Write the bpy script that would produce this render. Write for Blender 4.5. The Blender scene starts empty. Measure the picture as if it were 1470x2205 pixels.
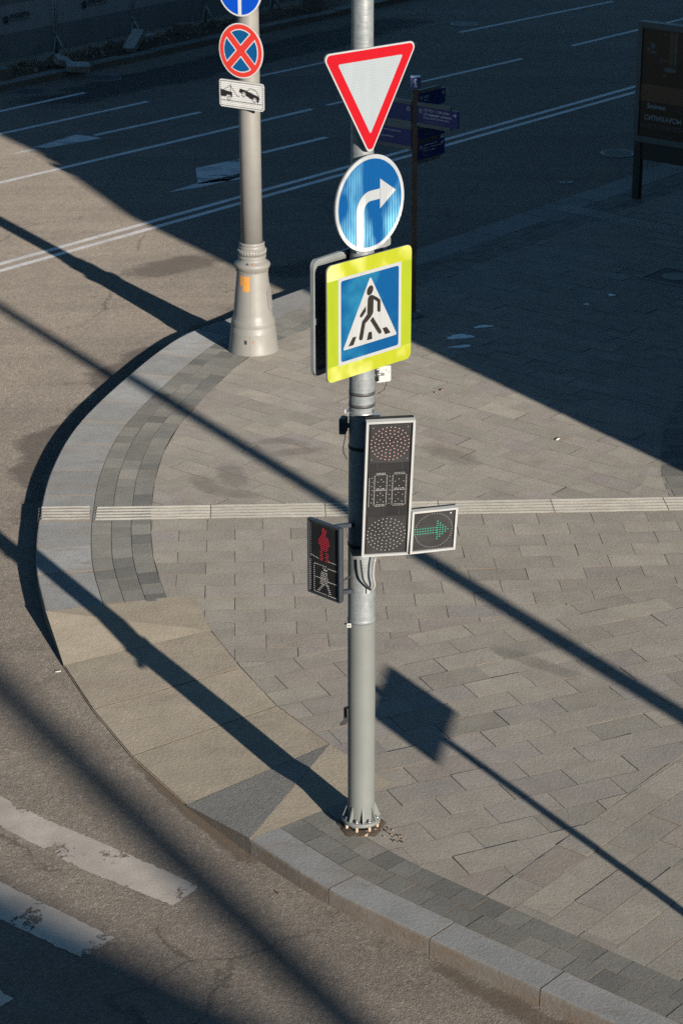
import bpy, bmesh, math, random
from mathutils import Vector, Matrix
random.seed(7)
PI = math.pi
R = math.radians
S = bpy.context.scene
COL = S.collection

# ------------------------------------------------------------------ camera, world, sun, exposure
F, TH, ROLL, H = 4794.8, 0.38246, 0.00214, 9.1454          # focal length in photo pixels, pitch, roll, height
CX, CY = 735.0, 1102.5
_c, _s = math.cos(ROLL), math.sin(ROLL)
_r = Vector((1, 0, 0)); FW = Vector((0, math.cos(TH), -math.sin(TH))); _d = Vector((0, -math.sin(TH), -math.cos(TH)))
RT = _c * _r + _s * _d
DN = -_s * _r + _c * _d
cam = bpy.data.cameras.new('camera'); co = bpy.data.objects.new('camera', cam); COL.objects.link(co)
m = Matrix((RT, -DN, -FW)).transposed().to_4x4(); m.translation = (0, 0, H); co.matrix_world = m
cam.sensor_fit = 'HORIZONTAL'; cam.sensor_width = 36; cam.lens = 36 * F / 1470
cam.clip_start = 0.5; cam.clip_end = 1000
cam.dof.use_dof = True; cam.dof.focus_distance = 17.0; cam.dof.aperture_fstop = 10
S.camera = co

SUN_AZ, SUN_EL = R(-59.0), R(15.6)                          # where the sun stands
sdir = Vector((math.cos(SUN_AZ) * math.cos(SUN_EL), math.sin(SUN_AZ) * math.cos(SUN_EL), math.sin(SUN_EL)))
w = bpy.data.worlds.new('World'); S.world = w; w.use_nodes = True
nt = w.node_tree; bg = nt.nodes['Background']
sk = nt.nodes.new('ShaderNodeTexSky'); sk.sky_type = 'NISHITA'; sk.sun_disc = False
sk.sun_elevation = SUN_EL; sk.sun_rotation = math.atan2(sdir.x, sdir.y)
sk.air_density = 1.0; sk.dust_density = 0.3; sk.ozone_density = 2.0
tn = nt.nodes.new('ShaderNodeMix'); tn.data_type = 'RGBA'; tn.blend_type = 'MULTIPLY'; tn.inputs[0].default_value = 1.0
tn.inputs[7].default_value = (0.60, 0.88, 1.02, 1)                # cool white balance of the shade
nt.links.new(sk.outputs[0], tn.inputs[6]); nt.links.new(tn.outputs[2], bg.inputs[0]); bg.inputs[1].default_value = 0.05
sl = bpy.data.lights.new('sun', 'SUN'); sl.energy = 5.0; sl.angle = R(0.53); sl.color = (1.0, 0.895, 0.775)
so = bpy.data.objects.new('sun', sl); COL.objects.link(so)
so.rotation_euler = sdir.to_track_quat('Z', 'Y').to_euler(); so.location = (10, -15, 20)
S.cycles.use_denoising = False
S.view_settings.view_transform = 'Standard'; S.view_settings.look = 'None'
S.view_settings.exposure = 1.13; S.view_settings.gamma = 1.0


def at(u, v, z=0.0):
    """the point of the level plane z seen at (u, v) of the 1470 x 2205 photograph"""
    d = (u - CX) * RT + (v - CY) * DN + F * FW
    return Vector((0, 0, H)) + d * ((z - H) / d.z)


def hgt(base, v):
    lo, hi = -1.0, 14.0
    for _ in range(50):
        mid = (lo + hi) / 2
        q = base + Vector((0, 0, mid - H))
        if CY + F * q.dot(DN) / q.dot(FW) > v: lo = mid
        else: hi = mid
    return lo


# ------------------------------------------------------------------ materials
MATS = {}


def nodes(name):
    mt = bpy.data.materials.new(name); mt.use_nodes = True
    n = mt.node_tree; b = n.nodes['Principled BSDF']
    return mt, n, b


def geo(n, rot=None, scale=None):
    g = n.nodes.new('ShaderNodeNewGeometry')
    if rot is None and scale is None: return g.outputs['Position']
    mp = n.nodes.new('ShaderNodeMapping'); mp.inputs['Rotation'].default_value = rot or (0, 0, 0)
    mp.inputs['Scale'].default_value = scale or (1, 1, 1)
    n.links.new(g.outputs['Position'], mp.inputs[0]); return mp.outputs[0]


def noise(n, vec, scale, detail=4, rough=0.6, out='Fac'):
    t = n.nodes.new('ShaderNodeTexNoise'); t.inputs['Scale'].default_value = scale
    t.inputs['Detail'].default_value = detail; t.inputs['Roughness'].default_value = rough
    n.links.new(vec, t.inputs['Vector']); return t.outputs[out]


def ramp(n, fac, stops):
    r = n.nodes.new('ShaderNodeValToRGB'); e = r.color_ramp.elements
    while len(e) < len(stops): e.new(0.5)
    for el, (p, c) in zip(e, stops):
        el.position = p; el.color = (c, c, c, 1) if isinstance(c, (int, float)) else (*c, 1)
    n.links.new(fac, r.inputs[0]); return r.outputs[0]


def mix(n, fac, a, b, mode='MIX'):
    x = n.nodes.new('ShaderNodeMix'); x.data_type = 'RGBA'; x.blend_type = mode
    for i, v in ((0, fac), (6, a), (7, b)):
        if isinstance(v, (int, float)): x.inputs[i].default_value = v
        elif isinstance(v, tuple): x.inputs[i].default_value = (*v, 1)
        else: n.links.new(v, x.inputs[i])
    return x.outputs[2]


def mth(n, op, a, b=0.0):
    x = n.nodes.new('ShaderNodeMath'); x.operation = op
    for i, v in ((0, a), (1, b)):
        if isinstance(v, (int, float)): x.inputs[i].default_value = v
        else: n.links.new(v, x.inputs[i])
    return x.outputs[0]


def bump(n, b, hgt_, dist, strength=1.0, prev=None):
    x = n.nodes.new('ShaderNodeBump'); x.inputs['Distance'].default_value = dist; x.inputs['Strength'].default_value = strength
    n.links.new(hgt_, x.inputs['Height'])
    if prev is not None: n.links.new(prev, x.inputs['Normal'])
    if b is not None: n.links.new(x.outputs[0], b.inputs['Normal'])
    return x.outputs[0]


def plain(name, col, rough=0.5, metal=0.0, var=0.12, scale=9.0, coat=0.0, dirt=None, spec=0.5):
    """painted or metal surface with faint soiling"""
    mt, n, b = nodes(name)
    p = geo(n)
    f = noise(n, p, scale, 5)
    lo = tuple(c * (1 - var) for c in col); hi = tuple(min(1, c * (1 + var)) for c in col)
    c = ramp(n, f, [(0.3, lo), (0.7, hi)])
    if dirt:
        k = ramp(n, noise(n, p, scale * 0.6, 7, 0.7), [(0.52, 0.0), (0.72, 0.7)])
        c = mix(n, k, c, dirt)
    n.links.new(c, b.inputs['Base Color'])
    n.links.new(ramp(n, noise(n, p, scale * 3, 3), [(0.3, max(0, rough - 0.08)), (0.7, min(1, rough + 0.08))]), b.inputs['Roughness'])
    b.inputs['Metallic'].default_value = metal; b.inputs['Coat Weight'].default_value = coat
    b.inputs['Specular IOR Level'].default_value = spec
    MATS[name] = mt; return mt


def emit(name, col, strength, base=(0.05, 0.05, 0.05)):
    mt, n, b = nodes(name)
    b.inputs['Base Color'].default_value = (*base, 1); b.inputs['Emission Color'].default_value = (*col, 1)
    b.inputs['Emission Strength'].default_value = strength; b.inputs['Roughness'].default_value = 0.3
    MATS[name] = mt; return mt


def sheeting(name, col, yaw, vertical=True, pitch=0.011, contrast=0.25, glare=0.0, tint=None, patch=(4.5, 1, 1.6)):
    """prismatic sign sheeting: fine ribs across the face, slightly uneven"""
    mt, n, b = nodes(name)
    p = geo(n, rot=(0, 0, -yaw))                                 # x along the plate, z up
    sp = n.nodes.new('ShaderNodeSeparateXYZ'); n.links.new(p, sp.inputs[0])
    wob = noise(n, p, 1.6, 1)
    ph = mth(n, 'MULTIPLY', sp.outputs['X' if vertical else 'Z'], 2 * PI / pitch)
    sn = mth(n, 'SINE', ph)
    k = ramp(n, mth(n, 'ADD', mth(n, 'MULTIPLY', sn, 0.5), 0.5), [(0.0, 0.0), (1.0, 1.0)])
    lo = tuple(c * (1 - contrast) for c in col); hi = tuple(min(1, c * (1 + contrast * 0.5)) for c in col)
    c = mix(n, k, lo, hi)
    sm = ramp(n, noise(n, geo(n, rot=(0, 0, -yaw), scale=(6, 6, 1.5)), 2.0, 5), [(0.35, 0.95), (0.65, 1.03)])
    c = mix(n, 1.0, c, sm, 'MULTIPLY')
    n.links.new(c, b.inputs['Base Color'])
    b.inputs['Roughness'].default_value = 0.45; b.inputs['Specular IOR Level'].default_value = 0.15
    if glare:
        # the film's prisms lean: their glint is thrown in streaks and patches, coloured by the film
        g2 = n.nodes.new('ShaderNodeNewGeometry')
        lean = n.nodes.new('ShaderNodeCombineXYZ')
        kx = mth(n, 'ADD', mth(n, 'MULTIPLY', sn, -0.16), mth(n, 'ADD', mth(n, 'MULTIPLY', wob, -0.5), -0.3))
        n.links.new(mth(n, 'MULTIPLY', kx, math.cos(yaw)), lean.inputs[0]); n.links.new(mth(n, 'MULTIPLY', kx, math.sin(yaw)), lean.inputs[1]); lean.inputs[2].default_value = 0.36
        ad_ = n.nodes.new('ShaderNodeVectorMath'); ad_.operation = 'ADD'; n.links.new(g2.outputs['Normal'], ad_.inputs[0]); n.links.new(lean.outputs[0], ad_.inputs[1])
        nz = n.nodes.new('ShaderNodeVectorMath'); nz.operation = 'NORMALIZE'; n.links.new(ad_.outputs[0], nz.inputs[0])
        gl = n.nodes.new('ShaderNodeBsdfGlossy'); gl.inputs['Roughness'].default_value = 0.30; gl.inputs['Color'].default_value = (*(tint or (1, 1, 1)), 1)
        n.links.new(nz.outputs[0], gl.inputs['Normal'])
        pt = noise(n, geo(n, rot=(0, 0, -yaw), scale=patch), 1.0, 3, 0.55)
        fac = mth(n, 'MULTIPLY', ramp(n, pt, [(0.45, 0.0), (0.72, 1.0)]), mth(n, 'ADD', mth(n, 'MULTIPLY', sn, 0.35 * glare), glare * 0.6))
        mx = n.nodes.new('ShaderNodeMixShader'); n.links.new(fac, mx.inputs[0]); n.links.new(b.outputs[0], mx.inputs[1]); n.links.new(gl.outputs[0], mx.inputs[2])
        n.links.new(mx.outputs[0], n.nodes['Material Output'].inputs['Surface'])
    MATS[name] = mt; return mt


def m_asphalt():
    mt, n, b = nodes('asphalt')
    p = geo(n)
    big = noise(n, p, 0.35, 5, 0.6)
    mid = noise(n, p, 3.0, 6, 0.65)
    fine = noise(n, p, 95.0, 4, 0.75)
    vo = n.nodes.new('ShaderNodeTexVoronoi'); vo.inputs['Scale'].default_value = 62.0; n.links.new(p, vo.inputs['Vector'])
    c = ramp(n, big, [(0.35, (0.118, 0.104, 0.088)), (0.65, (0.150, 0.132, 0.110))])
    c = mix(n, ramp(n, mid, [(0.35, 0.0), (0.75, 0.55)]), c, (0.10, 0.092, 0.082))
    sp = ramp(n, fine, [(0.3, 0.72), (0.55, 1.0), (0.78, 1.35)])
    c = mix(n, 1.0, c, sp, 'MULTIPLY')
    # old tyre lanes run with the road (50 degrees)
    ln = noise(n, geo(n, rot=(0, 0, R(-51)), scale=(0.06, 1.3, 1)), 1.0, 4)
    c = mix(n, 1.0, c, ramp(n, ln, [(0.3, 0.86), (0.7, 1.1)]), 'MULTIPLY')
    cells = n.nodes.new('ShaderNodeTexVoronoi'); cells.inputs['Scale'].default_value = 46.0; n.links.new(p, cells.inputs['Vector'])
    cs_ = n.nodes.new('ShaderNodeSeparateColor'); n.links.new(cells.outputs['Color'], cs_.inputs[0])
    c = mix(n, 1.0, c, ramp(n, cs_.outputs[0], [(0.0, 0.78), (0.55, 0.98), (0.88, 1.08), (1.0, 1.35)]), 'MULTIPLY')
    wv = n.nodes.new('ShaderNodeVectorMath'); wv.operation = 'ADD'; n.links.new(p, wv.inputs[0])
    wn = n.nodes.new('ShaderNodeVectorMath'); wn.operation = 'SCALE'; wn.inputs['Scale'].default_value = 0.55
    n.links.new(noise(n, p, 1.3, 6, 0.7, 'Color'), wn.inputs[0]); n.links.new(wn.outputs[0], wv.inputs[1])
    ck = n.nodes.new('ShaderNodeTexVoronoi'); ck.feature = 'DISTANCE_TO_EDGE'; ck.inputs['Scale'].default_value = 0.33; n.links.new(wv.outputs[0], ck.inputs['Vector'])
    crk = mth(n, 'MULTIPLY', ramp(n, ck.outputs['Distance'], [(0.002, 0.75), (0.006, 0.0)]), ramp(n, noise(n, p, 0.5, 3), [(0.48, 0.0), (0.56, 1.0)]))
    c = mix(n, crk, c, (0.04, 0.035, 0.03))
    # dark oily spots
    sp2 = ramp(n, noise(n, p, 1.6, 9, 0.8), [(0.64, 0.0), (0.72, 0.6)])
    c = mix(n, sp2, c, (0.06, 0.052, 0.046))
    n.links.new(c, b.inputs['Base Color'])
    b.inputs['Diffuse Roughness'].default_value = 1.0
    b.inputs['Roughness'].default_value = 0.88; b.inputs['Specular IOR Level'].default_value = 0.3
    hh = mth(n, 'ADD', mth(n, 'MULTIPLY', fine, 0.6), mth(n, 'MULTIPLY', vo.outputs['Distance'], -0.5))
    nb = bump(n, None, hh, 0.009, 0.75)
    bump(n, b, mid, 0.012, 1.0, nb)
    MATS['asphalt'] = mt


def m_stone(name, stops, tint=0.3, grain=0.12, stain=0.5, bumpd=0.004, stain_col=(0.09, 0.08, 0.07), streak=False):
    """stone whose single blocks differ a little from each other"""
    mt, n, b = nodes(name)
    g = n.nodes.new('ShaderNodeNewGeometry'); p = g.outputs['Position']; ri = g.outputs['Random Per Island']
    c = ramp(n, ri, stops)
    k = mth(n, 'FRACT', mth(n, 'MULTIPLY', ri, 37.0))
    c = mix(n, 1.0, c, ramp(n, k, [(0, 1 - tint), (1, 1 + tint * 0.6)]), 'MULTIPLY')
    # mottling that changes from block to block
    cmb = n.nodes.new('ShaderNodeVectorMath'); cmb.operation = 'ADD'; n.links.new(p, cmb.inputs[0])
    cb = n.nodes.new('ShaderNodeCombineXYZ'); n.links.new(mth(n, 'MULTIPLY', ri, 90.0), cb.inputs[2]); n.links.new(cb.outputs[0], cmb.inputs[1])
    mot = noise(n, cmb.outputs[0], 3.2, 6, 0.65)
    c = mix(n, 1.0, c, ramp(n, mot, [(0.3, 0.86), (0.7, 1.10)]), 'MULTIPLY')
    fine = noise(n, p, 130.0, 3, 0.7)
    c = mix(n, 1.0, c, ramp(n, fine, [(0.3, 1 - grain), (0.7, 1 + grain)]), 'MULTIPLY')
    grit = noise(n, p, 48.0, 5, 0.8)
    c = mix(n, 1.0, c, ramp(n, grit, [(0.28, 1 - grain * 1.3), (0.5, 1.0), (0.74, 1 + grain * 1.2)]), 'MULTIPLY')
    stn = ramp(n, noise(n, geo(n, rot=(0, 0, 0.5), scale=(1, 2.2, 1)), 0.9, 7, 0.7), [(0.5, 0.0), (0.74, stain)])
    c = mix(n, stn, c, stain_col)
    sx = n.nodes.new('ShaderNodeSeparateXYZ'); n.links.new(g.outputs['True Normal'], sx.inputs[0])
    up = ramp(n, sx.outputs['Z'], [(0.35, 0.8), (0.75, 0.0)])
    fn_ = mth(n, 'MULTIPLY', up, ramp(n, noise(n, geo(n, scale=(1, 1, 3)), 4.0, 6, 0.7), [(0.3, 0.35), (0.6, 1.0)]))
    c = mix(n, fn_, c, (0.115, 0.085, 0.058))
    wst = n.nodes.new('ShaderNodeVectorMath'); wst.operation = 'MULTIPLY'; wst.inputs[1].default_value = (1.0, 2.6, 1.0); n.links.new(cmb.outputs[0], wst.inputs[0])
    stk = ramp(n, noise(n, wst.outputs[0], 2.4, 8, 0.75), [(0.55, 0.0), (0.72, stain)])
    c = mix(n, stk, c, tuple(x * 0.8 for x in stain_col))
    spot = ramp(n, noise(n, p, 5.0, 8, 0.8), [(0.66, 0.0), (0.74, stain * 0.8)])
    c = mix(n, spot, c, tuple(x * 0.7 for x in stain_col))
    n.links.new(c, b.inputs['Base Color'])
    b.inputs['Roughness'].default_value = 0.8; b.inputs['Specular IOR Level'].default_value = 0.3; b.inputs['Diffuse Roughness'].default_value = 0.8
    nb = bump(n, None, fine, bumpd * 0.5, 0.8)
    bump(n, b, noise(n, p, 28.0, 7, 0.75), bumpd * 1.6, 1.0, nb)
    MATS[name] = mt; return mt


def m_worn(name, col, lo, hi, scale=6.0, rough=0.7, stretch=None, dark=0.75):
    """paint or dirt film that has worn through in places"""
    mt, n, b = nodes(name)
    p = geo(n)
    ps = geo(n, rot=(0, 0, R(-51)), scale=stretch) if stretch else p
    f = noise(n, ps, scale, 9, 0.75)
    al = ramp(n, f, [(lo, 1.0), (hi, 0.0)])
    c = mix(n, 1.0, col, ramp(n, noise(n, p, 2.2, 7, 0.7), [(0.3, dark), (0.7, 1.08)]), 'MULTIPLY')
    c = mix(n, 1.0, c, ramp(n, noise(n, p, 90.0, 3, 0.7), [(0.3, 0.9), (0.7, 1.08)]), 'MULTIPLY')
    n.links.new(c, b.inputs['Base Color']); n.links.new(al, b.inputs['Alpha'])
    b.inputs['Roughness'].default_value = rough
    bump(n, b, noise(n, p, 80.0, 4, 0.7), 0.003, 0.8)
    MATS[name] = mt; return mt


def m_film(name, col, scale, stretch=None, top=0.85):
    """thin dirt or tar film that frays out towards its rim"""
    mt, n, b = nodes(name)
    p = geo(n); ps = geo(n, rot=(0, 0, R(-51)), scale=stretch) if stretch else p
    at_ = n.nodes.new('ShaderNodeAttribute'); at_.attribute_name = 'fade'
    f = noise(n, ps, scale, 9, 0.72)
    al = ramp(n, mth(n, 'ADD', mth(n, 'MULTIPLY', f, 0.75), mth(n, 'MULTIPLY', at_.outputs['Fac'], 0.42)), [(0.50, 0.0), (0.72, top)])
    c = mix(n, 1.0, col, ramp(n, noise(n, p, 60.0, 4, 0.7), [(0.3, 0.75), (0.7, 1.3)]), 'MULTIPLY')
    n.links.new(c, b.inputs['Base Color']); n.links.new(al, b.inputs['Alpha']); b.inputs['Roughness'].default_value = 0.9
    b.inputs['Diffuse Roughness'].default_value = 0.8
    bump(n, b, noise(n, p, 70.0, 4, 0.7), 0.006, 0.8)
    MATS[name] = mt; return mt


def m_galv():
    mt, n, b = nodes('galvanised')
    p = geo(n, scale=(1, 1, 0.35))
    vo = n.nodes.new('ShaderNodeTexVoronoi'); vo.inputs['Scale'].default_value = 55.0; n.links.new(p, vo.inputs['Vector'])
    sp = n.nodes.new('ShaderNodeSeparateColor'); n.links.new(vo.outputs['Color'], sp.inputs[0])
    c = ramp(n, sp.outputs[0], [(0, (0.13, 0.147, 0.155)), (1, (0.17, 0.188, 0.196))])
    c = mix(n, ramp(n, noise(n, geo(n, scale=(1, 1, 5)), 5.0, 7, 0.7), [(0.45, 0.0), (0.7, 0.6)]), c, (0.215, 0.235, 0.24))
    n.links.new(c, b.inputs['Base Color'])
    b.inputs['Metallic'].default_value = 0.25; b.inputs['Roughness'].default_value = 0.55
    bump(n, b, noise(n, geo(n, scale=(1, 1, 7)), 9.0, 5), 0.004, 0.6)
    MATS['galvanised'] = mt


m_asphalt(); m_galv()
m_stone('paver', [(0.0, (0.142, 0.135, 0.118)), (0.45, (0.157, 0.149, 0.132)), (0.7, (0.170, 0.160, 0.138)), (0.88, (0.151, 0.142, 0.134)), (1.0, (0.150, 0.135, 0.116))], 0.08, 0.12, 0.26, 0.004, (0.125, 0.112, 0.098))
m_stone('dark_block', [(0.0, (0.084, 0.085, 0.080)), (0.6, (0.104, 0.105, 0.096)), (1.0, (0.129, 0.127, 0.115))], 0.2, 0.12, 0.4, 0.004, (0.075, 0.068, 0.06))
m_stone('granite', [(0.0, (0.128, 0.134, 0.135)), (1.0, (0.152, 0.158, 0.159))], 0.12, 0.12, 0.9, 0.004, (0.125, 0.112, 0.1))
m_stone('ramp_stone', [(0.0, (0.190, 0.169, 0.132)), (1.0, (0.211, 0.188, 0.149))], 0.06, 0.1, 0.6, 0.005, (0.15, 0.127, 0.1))
m_stone('rough_stone', [(0.0, (0.223, 0.219, 0.200)), (1.0, (0.239, 0.232, 0.214))], 0.05, 0.15, 0.3, 0.02, (0.12, 0.115, 0.107))
m_stone('tactile', [(0.0, (0.274, 0.277, 0.254)), (1.0, (0.319, 0.322, 0.298))], 0.08, 0.1, 0.3, 0.003, (0.17, 0.157, 0.135))
m_stone('joint_sand', [(0.0, (0.060, 0.057, 0.051)), (1.0, (0.066, 0.062, 0.054))], 0.1, 0.3, 0.3, 0.004)
m_stone('joint_light', [(0.0, (0.19, 0.155, 0.115)), (1.0, (0.22, 0.18, 0.135))], 0.1, 0.2, 0.3, 0.004)
m_stone('concrete', [(0.0, (0.240, 0.246, 0.244)), (1.0, (0.312, 0.321, 0.323))], 0.15, 0.1, 0.4, 0.004)
m_stone('old_concrete', [(0.0, (0.121, 0.120, 0.112)), (1.0, (0.165, 0.168, 0.155))], 0.15, 0.1, 0.4, 0.006)
m_stone('dirt', [(0.0, (0.070, 0.052, 0.038)), (1.0, (0.091, 0.070, 0.049))], 0.1, 0.3, 0.3, 0.03)
m_stone('facade', [(0.0, (0.34, 0.30, 0.25)), (1.0, (0.36, 0.32, 0.27))], 0.05, 0.08, 0.2, 0.01)
m_stone('rubble', [(0.0, (0.30, 0.17, 0.11)), (1.0, (0.4, 0.33, 0.27))], 0.3, 0.2, 0.3, 0.01)
m_worn('lane_paint', (0.60, 0.58, 0.55), 0.60, 0.68, 9.0)
m_worn('zebra_paint', (0.40, 0.355, 0.30), 0.55, 0.57, 2.6, 0.7, None, 0.72)
m_worn('arrow_paint', (0.5, 0.49, 0.47), 0.52, 0.62, 4.0, 0.7, (0.35, 1.2, 1))
m_film('gutter_dirt', (0.085, 0.064, 0.045), 2.6, None, 0.7)
m_film('tar', (0.04, 0.038, 0.036), 1.2, (0.18, 0.9, 1))
m_film('scuff', (0.075, 0.07, 0.063), 5.0, (0.6, 1.0, 1), 0.20)
m_film('grime', (0.055, 0.048, 0.042), 4.5, (0.5, 1.0, 1), 0.42)
plain('pole_grey', (0.125, 0.135, 0.13), 0.5, 0, 0.05, 3.0, spec=0.4)
plain('lamp_paint', (.165, .164, .154), 0.5, 0, 0.06, 4.0, spec=0.4)
plain('rust', (0.28, 0.12, 0.05), 0.85, 0, 0.4, 40)
plain('seam', (0.17, 0.13, 0.10), 0.8)
plain('steel', (0.3, 0.31, 0.31), 0.38, 0.7, 0.1, 30)
plain('dark_metal', (0.045, 0.045, 0.048), 0.55, 0.2, 0.2, 12)
plain('blackish', (0.018, 0.018, 0.02), 0.5, 0, 0.2, 12)
plain('soft_black', (0.012, 0.012, 0.013), 0.85, 0, 0.3, 30)
plain('bolt_stone', (0.3, 0.24, 0.19), 0.9, 0, 0.25, 40)
plain('sign_back', (.17,.185,.19), 0.5, 0.15, 0.12, 5)
plain('sign_back_dark', (0.11, 0.12, 0.12), 0.6, 0.1, 0.12, 5)
plain('white_frame', (0.29, 0.3, 0.3), 0.4, 0, 0.06, 8, dirt=(0.35, 0.32, 0.28))
plain('ped_frame', (.028,.034,.042), 0.45, 0.1, 0.1, 8)
plain('signal_black', (.016, .016, .017), 0.5, 0, 0.25, 3, spec=0.2)
plain('signal_plate', (.026, .026, .027), 0.5, 0, 0.3, 5, spec=0.2)
plain('led_white', (0.45, 0.44, 0.42), 0.4)
plain('led_dim', (0.2, 0.2, 0.19), 0.4)
plain('cable_white', (0.27, 0.26, 0.24), 0.5)
plain('orange_label', (0.42, 0.19, 0.04), 0.5, 0, 0.12, 40)
plain('black_print', (0.015, 0.014, 0.014), 0.45)
plain('brown_print', (.012,.0095,.008), 0.45)
plain('box_white', (0.3, 0.31, 0.3), 0.45, 0, 0.1, 20, dirt=(0.3, 0.27, 0.22))
plain('banner', (.15,.16,.165), 0.8, 0, 0.12, 1.2)
plain('banner_light', (.25,.26,.265), 0.8, 0, 0.1, 1.2)
plain('banner_print', (0.035, 0.038, 0.04), 0.8)
plain('post_galv', (0.27, 0.29, 0.3), 0.5, 0.3, 0.12, 10)
plain('navy', (.007, .022, .13), 0.45, 0, 0.1, 6)
plain('navy_top', (0.45, 0.48, 0.52), 0.4)
plain('white_print', (.55,.56,.58), 0.5)
plain('dim_print', (.2,.21,.23), 0.5)
plain('rail_grey', (0.10, 0.115, 0.115), 0.55, 0.1, 0.15, 6)
plain('wood_brown', (0.075, 0.048, 0.034), 0.6, 0.2, 0.4, 7)
plain('ad_frame', (.075,.088,.094), 0.45, 0.2, 0.1, 4)
plain('ad_post', (0.014, 0.014, 0.014), 0.5, 0, 0.2, 6)
plain('poster_dark', (.026, .013, .008), 0.35)
plain('poster_print', (0.30, 0.36, 0.38), 0.5)
plain('poster_print_dim', (0.085, 0.08, 0.075), 0.5)
plain('poster_white', (.09,.095,.1), 0.5)
plain('poster_red', (0.05, 0.016, 0.01), 0.5)
plain('poster_tan', (.115, .05, .022), 0.5)
plain('iron', (0.14, 0.135, 0.13), 0.55, 0.4, 0.25, 20)
plain('iron_dark', (0.05, 0.048, 0.046), 0.7, 0.3, 0.25, 20)
plain('plastic_litter', (0.6, 0.55, 0.47), 0.6)
plain('leaf_brown', (0.16, 0.10, 0.05), 0.8)
plain('glass_dark', (0.03, 0.035, 0.04), 0.08)
plain('wet', (.2, .22, .24), 0.2, 0, 0.3, 12, spec=0.5)
emit('led_red', (1.0, 0.03, 0.08), 0.15, (0.25, 0.02, 0.03))
emit('led_pink', (1.0, 0.22, 0.2), 0.18, (0.45, 0.3, 0.28))
emit('led_green', (0.03, 0.9, 0.55), 0.2, (0.03, 0.2, 0.12))
Y45, YL = R(45), R(-35)
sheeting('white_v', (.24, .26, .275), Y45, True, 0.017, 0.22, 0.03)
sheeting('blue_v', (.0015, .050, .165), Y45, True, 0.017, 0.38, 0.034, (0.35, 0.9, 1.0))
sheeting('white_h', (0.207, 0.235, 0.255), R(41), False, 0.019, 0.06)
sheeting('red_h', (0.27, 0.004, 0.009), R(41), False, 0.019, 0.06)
sheeting('rim_white', (0.25, 0.262, 0.27), R(41), False, 0.3, 0.03)
sheeting('white_flat', (0.25, 0.262, 0.27), Y45, True, 0.05, 0.03, 0.0)
sheeting('blue_flat', (.0015, .046, .140), Y45, True, 0.008, 0.06, 0.010, (0.15, 1.0, 0.85), (2.6, 1, 2.6))
sheeting('green_fluo', (.225, .25, .014), Y45, True, 0.006, 0.03, 0.026, (1, .95, .75), (3, 1, 2.2))
sheeting('green_fluo_side', (.185, .235, .013), Y45, True, 0.006, 0.06, 0.0)
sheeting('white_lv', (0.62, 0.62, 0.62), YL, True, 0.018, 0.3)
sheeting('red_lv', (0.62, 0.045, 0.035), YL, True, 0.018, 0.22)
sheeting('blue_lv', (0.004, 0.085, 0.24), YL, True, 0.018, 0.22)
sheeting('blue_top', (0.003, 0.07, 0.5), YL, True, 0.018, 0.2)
sheeting('white_lh', (0.58, 0.58, 0.57), YL, False, 0.026, 0.33)


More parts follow.
